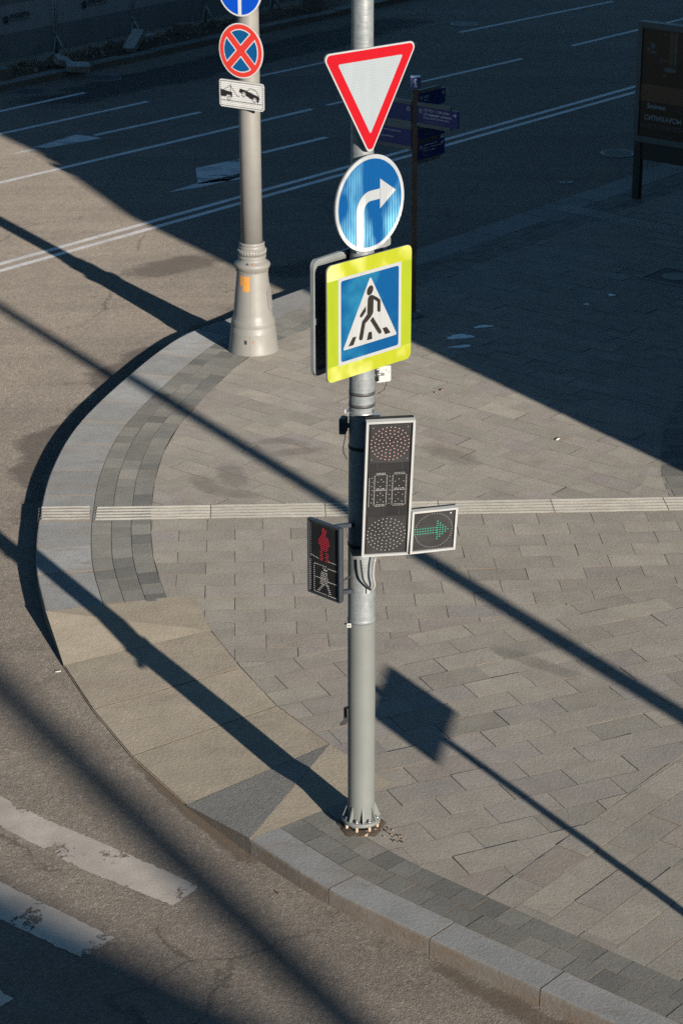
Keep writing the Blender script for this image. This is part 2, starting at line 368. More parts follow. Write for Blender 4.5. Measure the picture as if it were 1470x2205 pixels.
# ------------------------------------------------------------------ mesh helpers
class MB:
    def __init__(s): s.v = []; s.f = []; s.mi = []; s.mats = []; s.sm = []

    def mat(s, name):
        if name not in s.mats: s.mats.append(name)
        return s.mats.index(name)

    def face(s, pts, m=None, smooth=False):
        i = len(s.v); s.v += [Vector(p) for p in pts]; s.f.append(list(range(i, i + len(pts))))
        s.mi.append(s.mat(m) if m else 0); s.sm.append(smooth)

    def mesh(s, vs, fs, m=None, smooth=False):
        i = len(s.v); s.v += [Vector(p) for p in vs]; k = s.mat(m) if m else 0
        for f in fs: s.f.append([i + a for a in f]); s.mi.append(k); s.sm.append(smooth)

    def box(s, c, size, e=None, m=None):
        c = Vector(c); ex, ey, ez = e or (Vector((1, 0, 0)), Vector((0, 1, 0)), Vector((0, 0, 1)))
        a, b, d = size[0] / 2, size[1] / 2, size[2] / 2
        vs = [c + x * a * ex + y * b * ey + z * d * ez for z in (-1, 1) for y in (-1, 1) for x in (-1, 1)]
        s.mesh(vs, [(0, 2, 3, 1), (4, 5, 7, 6), (0, 1, 5, 4), (2, 6, 7, 3), (0, 4, 6, 2), (1, 3, 7, 5)], m)

    def tube(s, p0, p1, r0, r1=None, n=16, m=None, cap=True):
        p0, p1 = Vector(p0), Vector(p1); r1 = r0 if r1 is None else r1
        d = (p1 - p0).normalized(); a = d.orthogonal().normalized(); b = d.cross(a)
        vs = []
        for p, r in ((p0, r0), (p1, r1)):
            vs += [p + r * (math.cos(2 * PI * k / n) * a + math.sin(2 * PI * k / n) * b) for k in range(n)]
        s.mesh(vs, [(k, (k + 1) % n, n + (k + 1) % n, n + k) for k in range(n)], m, True)
        if cap:
            s.face(vs[:n][::-1], m); s.face(vs[n:], m)

    def path(s, pts, r, n=8, m=None):
        for a, b in zip(pts, pts[1:]): s.tube(a, b, r, r, n, m)

    def lathe(s, c, prof, n=48, m=None, mod=None, cap=True):
        c = Vector(c); k = len(prof); vs = []
        for j, (r, z) in enumerate(prof):
            for i in range(n):
                t = 2 * PI * i / n; rr = r * (mod(t, z) if mod else 1)
                vs.append(c + Vector((rr * math.cos(t), rr * math.sin(t), z)))
        fs = [(j * n + i, j * n + (i + 1) % n, (j + 1) * n + (i + 1) % n, (j + 1) * n + i) for j in range(k - 1) for i in range(n)]
        s.mesh(vs, fs, m, True)
        if cap:
            s.face(vs[-n:], m); s.face(vs[:n][::-1], m)

    def prism(s, poly, z0, z1, fr=None, m=None, msides=None, tilt=0.0):
        """2-D outline pushed from z0 to z1 along the frame's normal (or the world's z)"""
        o, e1, e2, n = fr or (Vector(), Vector((1, 0, 0)), Vector((0, 1, 0)), Vector((0, 0, 1)))
        k = len(poly)
        lo = [o + x * e1 + y * e2 + z0 * n for x, y in poly]; hi = [o + x * e1 + y * e2 + z1 * n for x, y in poly]
        i = len(s.v); s.v += lo + hi; a = s.mat(m) if m else 0; b = s.mat(msides) if msides else a
        s.f.append(list(range(i + k, i + 2 * k))); s.mi.append(a); s.sm.append(False)
        s.f.append(list(range(i, i + k))[::-1]); s.mi.append(b); s.sm.append(False)
        for j in range(k):
            s.f.append([i + j, i + (j + 1) % k, i + k + (j + 1) % k, i + k + j]); s.mi.append(b); s.sm.append(False)

    def build(s, name, mat=None, parent=None, loc=None):
        org = Vector(loc) if loc is not None else (parent_world(parent) if parent else Vector())
        me = bpy.data.meshes.new(name)
        me.from_pydata([tuple(p - org) for p in s.v], [], s.f)
        mats = s.mats or [mat]
        for x in mats: me.materials.append(MATS[x])
        for p, i, sm in zip(me.polygons, s.mi, s.sm): p.material_index = i; p.use_smooth = sm
        me.update()
        bm = bmesh.new(); bm.from_mesh(me)
        bmesh.ops.remove_doubles(bm, verts=bm.verts, dist=1e-6) if len(bm.verts) < 20000 and any(s.sm) else None
        bmesh.ops.recalc_face_normals(bm, faces=bm.faces); bm.to_mesh(me); bm.free()
        o = bpy.data.objects.new(name, me); COL.objects.link(o)
        if parent: o.parent = parent
        elif loc is not None: o.location = org
        return o


def film(name, mat, rows):
    """sheet given as rows of points across it; fades out at its rim"""
    me = bpy.data.meshes.new(name); m_ = len(rows[0]); k = len(rows)
    me.from_pydata([tuple(p) for r in rows for p in r], [], [(i * m_ + j, i * m_ + j + 1, (i + 1) * m_ + j + 1, (i + 1) * m_ + j) for i in range(k - 1) for j in range(m_ - 1)])
    a = me.attributes.new('fade', 'FLOAT', 'POINT'); a.data.foreach_set('value', [rows[i][j][3] if False else FADE(i, k) * FADE(j, m_) for i in range(k) for j in range(m_)])
    me.materials.append(MATS[mat]); o = bpy.data.objects.new(name, me); COL.objects.link(o); return struct(o)


def FADE(i, k): t = min(i, k - 1 - i) / max(1, (k - 1) / 2); return min(1.0, t * 1.6)


def parent_world(o):
    p = Vector()
    while o: p += o.location; o = o.parent
    return p


def tag(o, label, cat, group=None):
    o['label'] = label; o['category'] = cat
    if group: o['group'] = group
    return o


def struct(o): o['kind'] = 'structure'; return o


def thing(name, loc, label, cat, group=None):
    o = bpy.data.objects.new(name, None); o.location = loc; o.empty_display_size = 0.2; COL.objects.link(o)
    return tag(o, label, cat, group)


def frame(o, yaw, tilt=0.0):
    e1 = Vector((math.cos(yaw), math.sin(yaw), 0)); n0 = Vector((math.sin(yaw), -math.cos(yaw), 0))
    e2 = Vector((0, 0, 1)) * math.cos(tilt) + n0 * math.sin(tilt)
    return (Vector(o), e1, e2, e1.cross(e2))


def circle(r, n=64, c=(0, 0), a0=0.0, a1=2 * PI):
    full = abs(a1 - a0 - 2 * PI) < 1e-6
    return [(c[0] + r * math.cos(a0 + (a1 - a0) * k / (n if full else n - 1)), c[1] + r * math.sin(a0 + (a1 - a0) * k / (n if full else n - 1))) for k in range(n)]


def rounded(poly, r, n=6):
    out = []; k = len(poly)
    for i in range(k):
        p = Vector(poly[i]); a = (Vector(poly[i - 1]) - p).normalized(); b = (Vector(poly[(i + 1) % k]) - p).normalized()
        half = a.angle(b) / 2; d = r / math.tan(half); c = p + (a + b).normalized() * (r / math.sin(half))
        s0 = p + a * d - c; s1 = p + b * d - c; a0 = math.atan2(s0.y, s0.x); da = math.atan2(s1.y, s1.x) - a0
        while da > PI: da -= 2 * PI
        while da < -PI: da += 2 * PI
        out += [(c.x + r * math.cos(a0 + da * j / n), c.y + r * math.sin(a0 + da * j / n)) for j in range(n + 1)]
    return out


def rect(w_, h_, r=0.0, c=(0, 0)):
    p = [(c[0] - w_ / 2, c[1] - h_ / 2), (c[0] + w_ / 2, c[1] - h_ / 2), (c[0] + w_ / 2, c[1] + h_ / 2), (c[0] - w_ / 2, c[1] + h_ / 2)]
    return rounded(p, r) if r else p


def stroke(pts, w_):
    """outline of a constant-width open line with square ends"""
    L, Rr = [], []
    for i, p in enumerate(pts):
        p = Vector(p)
        d0 = (p - Vector(pts[i - 1])).normalized() if i else None
        d1 = (Vector(pts[i + 1]) - p).normalized() if i < len(pts) - 1 else None
        d = ((d0 or d1) + (d1 or d0)).normalized(); nn = Vector((-d.y, d.x))
        k = 1 / max(0.35, nn.dot(Vector((-(d1 or d0).y, (d1 or d0).x))))
        L.append(tuple(p + nn * w_ / 2 * k)); Rr.append(tuple(p - nn * w_ / 2 * k))
    return Rr + L[::-1]


def limb(pts, w_, n=8):
    """like stroke but with round ends"""
    o = stroke(pts, w_); k = len(pts)
    p, q = Vector(pts[-1]), Vector(pts[-2]); a = math.atan2((p - q).y, (p - q).x)
    end = [(p.x + w_ / 2 * math.cos(a - PI / 2 + PI * j / n), p.y + w_ / 2 * math.sin(a - PI / 2 + PI * j / n)) for j in range(1, n)]
    p, q = Vector(pts[0]), Vector(pts[1]); a = math.atan2((p - q).y, (p - q).x)
    beg = [(p.x + w_ / 2 * math.cos(a - PI / 2 + PI * j / n), p.y + w_ / 2 * math.sin(a - PI / 2 + PI * j / n)) for j in range(1, n)]
    return o[:k] + end + o[k:] + beg


def words(mb, txt, size, fr, x, y, z, m, align='LEFT', thick=0.0):
    cu = bpy.data.curves.new('t', 'FONT'); cu.body = txt; cu.size = size; cu.align_x = align; cu.resolution_u = 2; cu.offset = thick
    ob = bpy.data.objects.new('t', cu); COL.objects.link(ob)
    bpy.context.view_layer.update()
    ev = ob.evaluated_get(bpy.context.evaluated_depsgraph_get()); me = ev.to_mesh()
    o, e1, e2, n = fr
    mb.mesh([o + (x + v.co.x) * e1 + (y + v.co.y) * e2 + z * n for v in me.vertices], [tuple(p.vertices) for p in me.polygons], m)
    ev.to_mesh_clear(); bpy.data.objects.remove(ob); bpy.data.curves.remove(cu)


# ------------------------------------------------------------------ 2-D clipping for the paving
def cut(poly, a, b):
    """part of poly left of a->b, part right of it"""
    def sd(p): return (b[0] - a[0]) * (p[1] - a[1]) - (b[1] - a[1]) * (p[0] - a[0])
    ins, out = [], []
    for i in range(len(poly)):
        p, q = poly[i], poly[(i + 1) % len(poly)]; sp, sq = sd(p), sd(q)
        (ins if sp >= 0 else out).append(p)
        if (sp >= 0) != (sq >= 0):
            t = sp / (sp - sq); x = (p[0] + t * (q[0] - p[0]), p[1] + t * (q[1] - p[1])); ins.append(x); out.append(x)
    return ins, out


def area(p): return 0.5 * sum(p[i - 1][0] * p[i][1] - p[i][0] * p[i - 1][1] for i in range(len(p)))


def ccw(p): return p if area(p) > 0 else p[::-1]


def clip(poly, conv):
    for i in range(len(conv)):
        if len(poly) < 3: return []
        poly, _ = cut(poly, conv[i], conv[(i + 1) % len(conv)])
    return poly if len(poly) > 2 and area(poly) > 2e-4 else []


def subtract(polys, conv):
    res = []
    for rem in polys:
        for i in range(len(conv)):
            if len(rem) < 3: break
            rem, o = cut(rem, conv[i], conv[(i + 1) % len(conv)])
            if len(o) > 2 and area(o) > 2e-4: res.append(o)
    return res


def overlaps(poly, conv):
    return bool(clip(poly, conv))


def zone(mb, conv, az, L, Wd, org, gap, minus=(), depth=0.012, m='paver', rise=0.0025, shift=0.5, off=0.0):
    conv = ccw(conv); ca, sa = math.cos(az), math.sin(az)
    loc = [((x - org[0]) * ca + (y - org[1]) * sa, -(x - org[0]) * sa + (y - org[1]) * ca) for x, y in conv]
    x0, x1 = min(p[0] for p in loc), max(p[0] for p in loc); y0, y1 = min(p[1] for p in loc), max(p[1] for p in loc)
    W2 = lambda x, y: (org[0] + x * ca - y * sa, org[1] + x * sa + y * ca)
    for j in range(math.floor(y0 / Wd) - 1, math.ceil(y1 / Wd) + 1):
        sh = (j % 2) * L * shift
        for i in range(math.floor((x0 - sh) / L) - 1, math.ceil((x1 - sh) / L) + 1):
            a, b, c, d = i * L + sh + gap / 2, (i + 1) * L + sh - gap / 2, j * Wd + gap / 2, (j + 1) * Wd - gap / 2
            dz = random.uniform(-rise, rise); tx, ty = random.gauss(0, 0.0032), random.gauss(0, 0.006)
            q = clip([W2(a, c), W2(b, c), W2(b, d), W2(a, d)], conv)
            if not q: continue
            ps = [q]
            for mn in minus:
                if any(overlaps(p, mn) for p in ps): ps = subtract(ps, mn)
            cx, cy = W2((a + b) / 2, (c + d) / 2)
            for p in ps:
                i0 = len(mb.v); k = len(p)
                top = [Vector((x, y, off + dz + tx * (x - cx) + ty * (y - cy))) for x, y in p]
                mb.v += top + [Vector((x, y, off - depth)) for x, y in p]
                mb.f.append(list(range(i0, i0 + k)))
                for e in range(k): mb.f.append([i0 + (e + 1) % k, i0 + e, i0 + k + e, i0 + k + (e + 1) % k])
                mb.mi += [mb.mat(m)] * (k + 1); mb.sm += [False] * (k + 1)


def spline(pts, step=0.12):
    P = [Vector(p[:2]) for p in pts]; P = [2 * P[0] - P[1]] + P + [2 * P[-1] - P[-2]]; out = []
    for i in range(1, len(P) - 2):
        n = max(2, int((P[i + 1] - P[i]).length / step))
        for k in range(n):
            t = k / n
            out.append(0.5 * (2 * P[i] + (P[i + 1] - P[i - 1]) * t + (2 * P[i - 1] - 5 * P[i] + 4 * P[i + 1] - P[i + 2]) * t * t + (3 * P[i] - P[i - 1] - 3 * P[i + 1] + P[i + 2]) * t ** 3))
    out.append(P[-2]); return out


def arclen(pts):
    s_ = [0.0]
    for a, b in zip(pts, pts[1:]): s_.append(s_[-1] + (b - a).length)
    return s_


class Curve:
    """kerb line with stones laid along it; side = +1 puts the pavement on the left of its direction"""
    def __init__(s, pts, side): s.p = pts; s.s = arclen(pts); s.L = s.s[-1]; s.side = side

    def pos(s, t, off):
        t = min(max(t, 0), s.L); i = 0
        lo, hi = 0, len(s.s) - 2
        while lo < hi:
            mid = (lo + hi + 1) // 2
            if s.s[mid] <= t: lo = mid
            else: hi = mid - 1
        i = lo; k = (t - s.s[i]) / max(1e-9, s.s[i + 1] - s.s[i]); p = s.p[i].lerp(s.p[i + 1], k)
        def tan(j): j = min(max(j, 0), len(s.p) - 1); a = s.p[max(0, j - 1)]; b = s.p[min(len(s.p) - 1, j + 1)]; return (b - a).normalized()
        d = tan(i).lerp(tan(i + 1), k).normalized(); n = Vector((-d.y, d.x)) * s.side
        return p + n * off

    def quad(s, mb, t0, t1, o0, o1, z, depth, m, sub=0.15, dz=0.0, round_=0.0):
        k = max(1, int((t1 - t0) / sub)); vs = []; fs = []
        rows = [(o0, z - depth)] + ([(o0, z - round_), (o0 + round_ * 0.3, z - round_ * 0.3), (o0 + round_, z)] if round_ else [(o0, z)]) + [(o1, z + dz), (o1, z - depth if not round_ else z - 0.03)]
        r = len(rows)
        for j in range(k + 1):
            t = t0 + (t1 - t0) * j / k
            for o, zz in rows:
                q = s.pos(t, o); vs.append(Vector((q.x, q.y, zz)))
        for j in range(k):
            for i in range(r - 1): fs.append((j * r + i, j * r + i + 1, (j + 1) * r + i + 1, (j + 1) * r + i))
        fs.append(tuple(range(r))[::-1]); fs.append(tuple(k * r + i for i in range(r)))
        i0 = len(mb.v); mb.v += vs; mm = mb.mat(m)
        for f in fs: mb.f.append([i0 + a for a in f]); mb.mi.append(mm); mb.sm.append(False)


# ------------------------------------------------------------------ the ground
RZ = -0.15
mb = MB(); mb.face([(-160, -160, RZ), (160, -160, RZ), (160, 200, RZ), (-160, 200, RZ)])
struct(mb.build('road', 'asphalt'))

# kerb lines, traced on the ground: left arc with the straight main-road kerb, and the straight right kerb
KO = [at(*q) for q in [(1002, 500), (627, 630), (490, 686), (385, 727), (274, 811), (168, 914), (111, 1013), (86, 1110), (78, 1179), (80, 1238), (98, 1316)]]
st = (KO[0] - KO[1]).normalized()
left = Curve(spline([KO[0] + st * 25, KO[0] + st * 10] + KO, 0.15), 1)
J5o = at(538, 1807); kd = Vector((math.cos(R(-41)), math.sin(R(-41)), 0))
right = Curve(spline([J5o, at(708, 1915), at(924, 2021), at(1322, 2205), at(1322, 2205) + kd * 12], 0.2), 1)
# dropped kerb slabs
JO = [at(98, 1316), at(137, 1434, -.135), at(199, 1528, -.135), at(283, 1629, -.135), at(401, 1735, -.135), J5o]
JI = [at(415, 1280), at(455, 1358), at(520, 1438), at(597, 1520), at(711, 1603), at(841, 1688)]
slabs = [ccw([tuple(p[:2]) for p in (JO[i], JO[i + 1], JI[i + 1], JI[i])]) for i in range(5)]

KW, BW = 0.58, 1.22
nrm = Vector((st.y, -st.x, 0))
bandL = [left.pos(left.s[-1] - t, BW) for t in (0.0, 0.5, 1.2, 2.0, 2.8, 3.6, 4.6, 5.8, 7.0, 8.2, 9.5, 10.8, 12.0)]
far_in = left.pos(0.0, BW)
kbk = lambda o: [right.pos(t, o) for t in (0.0, right.L)]
RBI = 0.30 + 0.44
rb0, rb1 = right.pos(0.0, RBI), right.pos(right.L, RBI)
rdir = (rb1 - rb0).normalized()

# paving zones
sl0, sl1 = at(200, 1121), at(1460, 1099); su0, su1 = at(200, 1090), at(1460, 1073)
sdr = (sl1 - sl0).normalized()
AX = 13.0
def on_x(p, d, x): return (x, p[1] + (x - p[0]) * d[1] / d[0])
ab = at(520, 1438); abd = (math.cos(R(23.9)), math.sin(R(23.9)))
bc = at(1046, 1932); bcd = (math.cos(R(51.5)), math.sin(R(51.5)))
curve_dark = [at(*q) for q in [(1500, 790), (1470, 846), (1442, 892), (1428, 928), (1422, 973), (1423, 1013), (1430, 1041), (1442, 1070)]]
darkE = ccw([tuple(p[:2]) for p in curve_dark] + [(9.0, curve_dark[-1].y), (9.0, curve_dark[0].y)])
t2a, t2b = at(1191, 450), at(1470, 506); t2d = (t2b - t2a).normalized(); t2n = Vector((-t2d.y, t2d.x, 0))
tac2 = ccw([tuple(p[:2]) for p in (t2a - t2d * .1, t2a + t2d * 9, t2a + t2d * 9 + t2n * .42, t2a - t2d * .1 + t2n * .42)])

bl = [tuple(p[:2]) for p in bandL]
lowband = [p for p in bl if p[1] < sl0.y]; upband = [p for p in bl if p[1] >= su0.y]
fi = tuple(far_in[:2])
def halves(poly, hp):
    for p, q in hp: poly = cut(poly, tuple(p[:2]), tuple(q[:2]))[0]
    return poly
BIG = [(-6.0, 6.0), (11.0, 6.0), (11.0, 62.0), (-6.0, 62.0)]
v2 = lambda p: Vector(p[:2])
chain = [v2(p) for p in bl]
below = (sl1, sl0)
abv, bcv = v2(ab), v2(bc)
AB = (abv, abv + Vector(abd)); BC = (bcv, bcv + Vector(bcd)); flip = lambda h: (h[1], h[0])
RCH = [(right.pos(i * .5, RBI), right.pos(i * .5 + .5, RBI)) for i in range(0, int(right.L / .5) - 1)]
ZA = halves(BIG, [below, AB] + [(chain[i + 1], chain[i]) for i in range(len(lowband))])
ZB = halves(BIG, [below, flip(AB), (abv, (-0.9, 17.4)), ((-0.9, 17.4), rb0 - rdir * .3)] + RCH + [BC])
ZC = halves(BIG, [below, flip(BC)] + RCH)
ZD = halves(BIG, [(su0, su1)] + [(chain[i + 1], chain[i]) for i in range(max(0, len(lowband) - 1), len(chain) - 1)] + [(v2(far_in), chain[-1])])
# make sure every zone keeps off the dark blocks, the dropped kerb and the ribbed strips
sw = MB()
e = 0.004
zone(sw, ZA, R(2.49), 0.6, 0.3, (-1.7622, 22.5112), 0.0055, slabs, m='paver')
zone(sw, ZB, R(24.6), 0.6, 0.3, tuple(at(812, 1378)[:2]), 0.0055, slabs)
zone(sw, ZC, R(50.0), 0.6, 0.3, tuple(at(1148, 1852)[:2]), 0.0055)
zone(sw, ZD, R(-40.0), 0.6, 0.3, tuple(at(432, 851)[:2]), 0.0055, [darkE, tac2])
# dark block bands beside the kerbs
for r_ in range(3):
    t = left.L - 0.004; L0 = 0.30
    wrow = (BW - KW) / 3
    t -= random.uniform(0, 0.2)
    t1 = left.L
    while t > 6.0:
        left.quad(sw, t + .003, t1 - .003, KW + r_ * wrow + .003, KW + (r_ + 1) * wrow - .003, random.uniform(-.0022, .0022), 0.012, 'dark_block', dz=random.uniform(-.002, .002))
        t1 = t; t -= random.uniform(0.24, 0.36) if left.L - t < 9 else 0.25
for r_ in range(2):
    t0 = -0.35; 
    while t0 < 11:
        t1 = t0 + 0.225
        q0, q1 = 0.30 + r_ * 0.22 + .003, 0.30 + (r_ + 1) * 0.22 - .003
        def rp(t, o):
            return right.p[0] + (right.pos(0.5, 0) - right.pos(0.0, 0)).normalized() * t + (right.pos(0.0, 1) - right.pos(0.0, 0)) * o if t < 0 else right.pos(t, o)
        sh = 0.11 * r_
        pl = ccw([tuple(rp(a + sh, o)) for a, o in ((t0 + .003, q0), (t1 - .003, q0), (t1 - .003, q1), (t0 + .003, q1))])
        ps = [pl]
        for mn in slabs: ps = subtract(ps, mn) if any(overlaps(p, mn) for p in ps) else ps
        for p in ps: sw.prism(p, -0.012, random.uniform(-.002, .002), m='dark_block')
        t0 = t1
zone(sw, darkE, R(3.0), 0.5, 0.2, tuple(curve_dark[5][:2]), 0.007, m='dark_block')
struct(sw.build('sidewalk'))
# bedding under the joints
bd = MB()
for Z in (ZA, ZB, ZC, ZD):
    ps = [ccw(Z)]
    for mn in slabs: ps = subtract(ps, mn)
    for p in ps: bd.face([(x, y, -0.0075) for x, y in p])
for i in range(60):
    t0, t1 = left.L * i / 60, left.L * (i + 1) / 60
    a, b, c, d = left.pos(t0, .3), left.pos(t1, .3), left.pos(t1, BW + .03), left.pos(t0, BW + .03)
    bd.face([(*q, -0.0125) for q in (a, b, c, d)])
a, b = right.pos(0, .25), right.pos(right.L, .25); c, d = right.pos(right.L, .8), right.pos(0, .8)
bd.face([(*q, -0.013) for q in (a, b, c, d)])
for p in subtract(subtract([ccw([tuple(q) for q in (right.pos(0, .29), right.pos(0, 1.0), right.pos(0, 1.0) - (right.pos(.5, 0) - right.pos(0, 0)), right.pos(0, .29) - (right.pos(.5, 0) - right.pos(0, 0)))])], slabs[4]), slabs[3]):
    bd.face([(x, y, -0.0135) for x, y in p])
bd.face([(*p[:2], -0.0122) for p in (sl0 - sdr * .6, su0 - sdr * .6, su0 + sdr * 14, sl0 + sdr * 14)])
struct(bd.build('ground', 'joint_sand'))

# kerb stones
kb = MB()
t1 = left.L; first = True
joints = [at(*q) for q in [(160, 1235), (140, 1174), (150, 1122), (175, 1066), (200, 1013), (235, 958), (278, 914), (330, 866), (390, 815), (455, 775), (520, 730), (590, 690)]]
cuts = []
for q in joints:
    best = min(range(len(left.p)), key=lambda i: (Vector(left.pos(left.s[i], 0.3)) - Vector(q[:2])).length); cuts.append(left.s[best])
tt = cuts[-1]
while tt > 1.5: tt -= 1.45; cuts.append(tt)
for c in cuts:
    if t1 - c < 0.2: continue
    left.quad(kb, c + .012, t1 - .012, 0, KW - .004, random.uniform(-.002, .002), 0.17, 'granite', dz=random.uniform(-.002, .002), round_=0.012); t1 = c
# narrow right-hand kerb, one metre stones
t0 = 0.0
for i in range(14):
    t1 = [0.99, 2.02, 3.05][i] if i < 3 else t0 + 1.0
    right.quad(kb, t0 + .006, t1 - .006, 0, 0.297, random.uniform(-.003, .002), 0.17, 'granite', dz=0.0, round_=0.022); t0 = t1
    if t0 > right.L - 1: break
struct(kb.build('kerb'))
kj = MB(); left.quad(kj, 0.2, left.L - .01, .004, KW - .01, -.004, .05, 'joint_light')
for i in range(5):
    kj.face([Vector(p) + Vector((0, 0, -.006)) for p in (JO[i], JO[i + 1], JI[i + 1], JI[i])], 'joint_light')
struct(kj.build('kerb_joints'))

# dropped kerb: big slabs sloping to the road, flares at both ends
rp_ = MB()
def slabface(pts, m, inset=.013):
    c = sum((Vector(p) for p in pts), Vector()) / len(pts)
    o_ = Vector((0, 0, random.uniform(-.001, .005)))
    q = [Vector(p) + (c - Vector(p)).normalized() * inset + o_ for p in pts]
    n_ = len(q)
    vs = q + [p + Vector((0, 0, -.12)) for p in q]
    rp_.mesh(vs, [tuple(range(n_))] + [((i + 1) % n_, i, n_ + i, n_ + (i + 1) % n_) for i in range(n_)], m)
slabface([JO[0], JO[1], JI[1]], 'ramp_stone', .002); slabface([JO[0], JI[1], JI[0]], 'ramp_stone', .002)
for i in (1, 2, 3): slabface([JO[i], JO[i + 1], JI[i + 1], JI[i]], 'ramp_stone')
slabface([JO[4], JO[5], JI[4]], 'rough_stone', .002); slabface([JO[5], JI[5], JI[4]], 'ramp_stone', .002)
struct(rp_.build('kerb_ramp'))
sk_ = MB()
for a, b in zip(JO, JO[1:]):
    sk_.face([a + Vector((0, 0, -.012)), b + Vector((0, 0, -.012)), Vector((b.x, b.y, -.2)), Vector((a.x, a.y, -.2))])
for a, b in zip(JI, JI[1:]):
    sk_.face([a + Vector((0, 0, -.012)), b + Vector((0, 0, -.012)), Vector((b.x, b.y, -.2)), Vector((a.x, a.y, -.2))])
struct(sk_.build('kerb_ramp_base', 'old_concrete'))

# ribbed guide strips set into the paving
def ribbed(a, b, width, d, n_rib, seg, name):
    tb = MB(); L = (b - a).length; nn = Vector((-d.y, d.x, 0))
    t = 0
    while t < L:
        k = min(seg, L - t)
        pts = [a + d * (t + .004), a + d * (t + k - .004)]
        o = random.uniform(-.002, .002)
        prof = []
        pw = width / n_rib
        for i in range(n_rib):
            y = i * pw
            prof += [(y + .002, -.012), (y + pw * .14, .007), (y + pw * .56, .007), (y + pw * .68, -.012)]
        prof = [(0, -.014)] + prof + [(width, -.006), (width, -.014)]
        vs = [p + nn * y + Vector((0, 0, z + o)) for p in pts for y, z in prof]; r_ = len(prof)
        tb.mesh(vs, [(i, i + 1, r_ + i + 1, r_ + i) for i in range(r_ - 1)] + [tuple(range(r_))[::-1], tuple(range(r_, 2 * r_))], 'tactile')
        t += k
    return struct(tb.build(name))
wdt = (su0 - sl0).dot(Vector((-sdr.y, sdr.x, 0)))
k0 = left.pos(left.L - 2.5, 0)
ribbed(at(204, 1121), at(204, 1121) + sdr * 13, wdt, sdr, 5, 1.26, 'tactile_paving')
ribbed(t2a, t2a + t2d * 9, 0.40, t2d, 6, 0.6, 'tactile_paving')
tb = MB()   # the ribs across the kerb stone, at the end of the strip
for i in range(5):
    y = 1092 + i * 6.2
    a, b = at(90, y + 2), at(193, y + .5)
    d = (b - a).normalized(); nn = Vector((-d.y, d.x, 0))
    tb.prism([tuple((a + nn * q)[:2]) for q in (-.016, .016)][::-1] + [tuple((b + nn * q)[:2]) for q in (-.016, .016)], 0.0, 0.011, m='tactile')
struct(tb.build('tactile_paving'))

# ------------------------------------------------------------------ road paint and grime
def flat(name, pts, m, z=0.004, zz=RZ):
    q = MB(); q.face([(*at(u, v, zz)[:2], zz + z) for u, v in pts]); return struct(q.build(name, m))
def strip(name, a, b, wd, m, z=0.004, ext0=0, ext1=0):
    A, B = at(*a, RZ), at(*b, RZ); d = (B - A).normalized(); A = A - d * ext0; B = B + d * ext1
    n_ = Vector((-d.y, d.x, 0)) * wd / 2; q = MB()
    q.face([(*p[:2], RZ + z) for p in (A - n_, B - n_, B + n_, A + n_)]); return struct(q.build(name, m))
strip('lane_marking', (0, 583), (1373, 196), .13, 'lane_paint', ext0=20, ext1=25)
strip('lane_marking', (405, 455), (1373, 184), .13, 'lane_paint', ext0=34, ext1=25)
strip('lane_marking', (0, 393), (512, 272), .13, 'lane_paint', ext0=12, ext1=2.2)
strip('lane_marking', (563, 329), (703, 295), .13, 'lane_paint')
strip('lane_marking', (203, 291), (431, 241), .12, 'lane_paint')
strip('lane_marking', (0, 288), (318, 218), .12, 'lane_paint', ext0=8)
strip('lane_marking', (0, 239), (182, 199), .12, 'lane_paint', ext0=6)
strip('lane_marking', (906, 176), (1123, 126), .12, 'lane_paint')
strip('lane_marking', (560, 163), (896, 92), .11, 'lane_paint')
strip('lane_marking', (704, 226), (760, 213), .11, 'lane_paint')
strip('lane_marking', (989, 69), (1319, 2), .12, 'lane_paint')
strip('lane_marking', (1231, 98), (1470, 40), .12, 'lane_paint', ext1=6)
flat('lane_arrow', [(20, 333), (165, 289), (220, 297)], 'arrow_paint')
flat('lane_arrow', [(421, 362), (545, 335), (560, 380), (500, 388), (426, 396)], 'arrow_paint')
flat('lane_arrow', [(362, 414), (425, 394), (560, 363), (565, 366), (480, 392), (425, 404)], 'arrow_paint')
Zs = [[(-420, 1520), (0, 1716), (103, 1768), (205, 1810), (300, 1852), (398, 1896), (429, 1911), (372, 1952), (171, 1871), (0, 1780), (-420, 1560)],
      [(-420, 1700), (0, 1901), (246, 2021), (178, 2066), (0, 1981), (-420, 1790)], [(-420, 1900), (-100, 2070), (31, 2153), (-20, 2180), (-160, 2110), (-420, 1980)]]
def ragged(px):
    P = [Vector(at(u, v, RZ)[:2]) for u, v in px]; out = []
    for a, b in zip(P, P[1:] + P[:1]):
        k = max(1, int((b - a).length / .035)); d = (b - a).normalized(); n_ = Vector((-d.y, d.x))
        for j in range(k): out.append(a.lerp(b, j / k) + n_ * random.gauss(0, .005))
    return out
for i, z in enumerate(Zs):
    q = MB(); q.face([(p.x, p.y, RZ + .005) for p in ragged(z)]); struct(q.build('crossing_stripe', 'zebra_paint'))
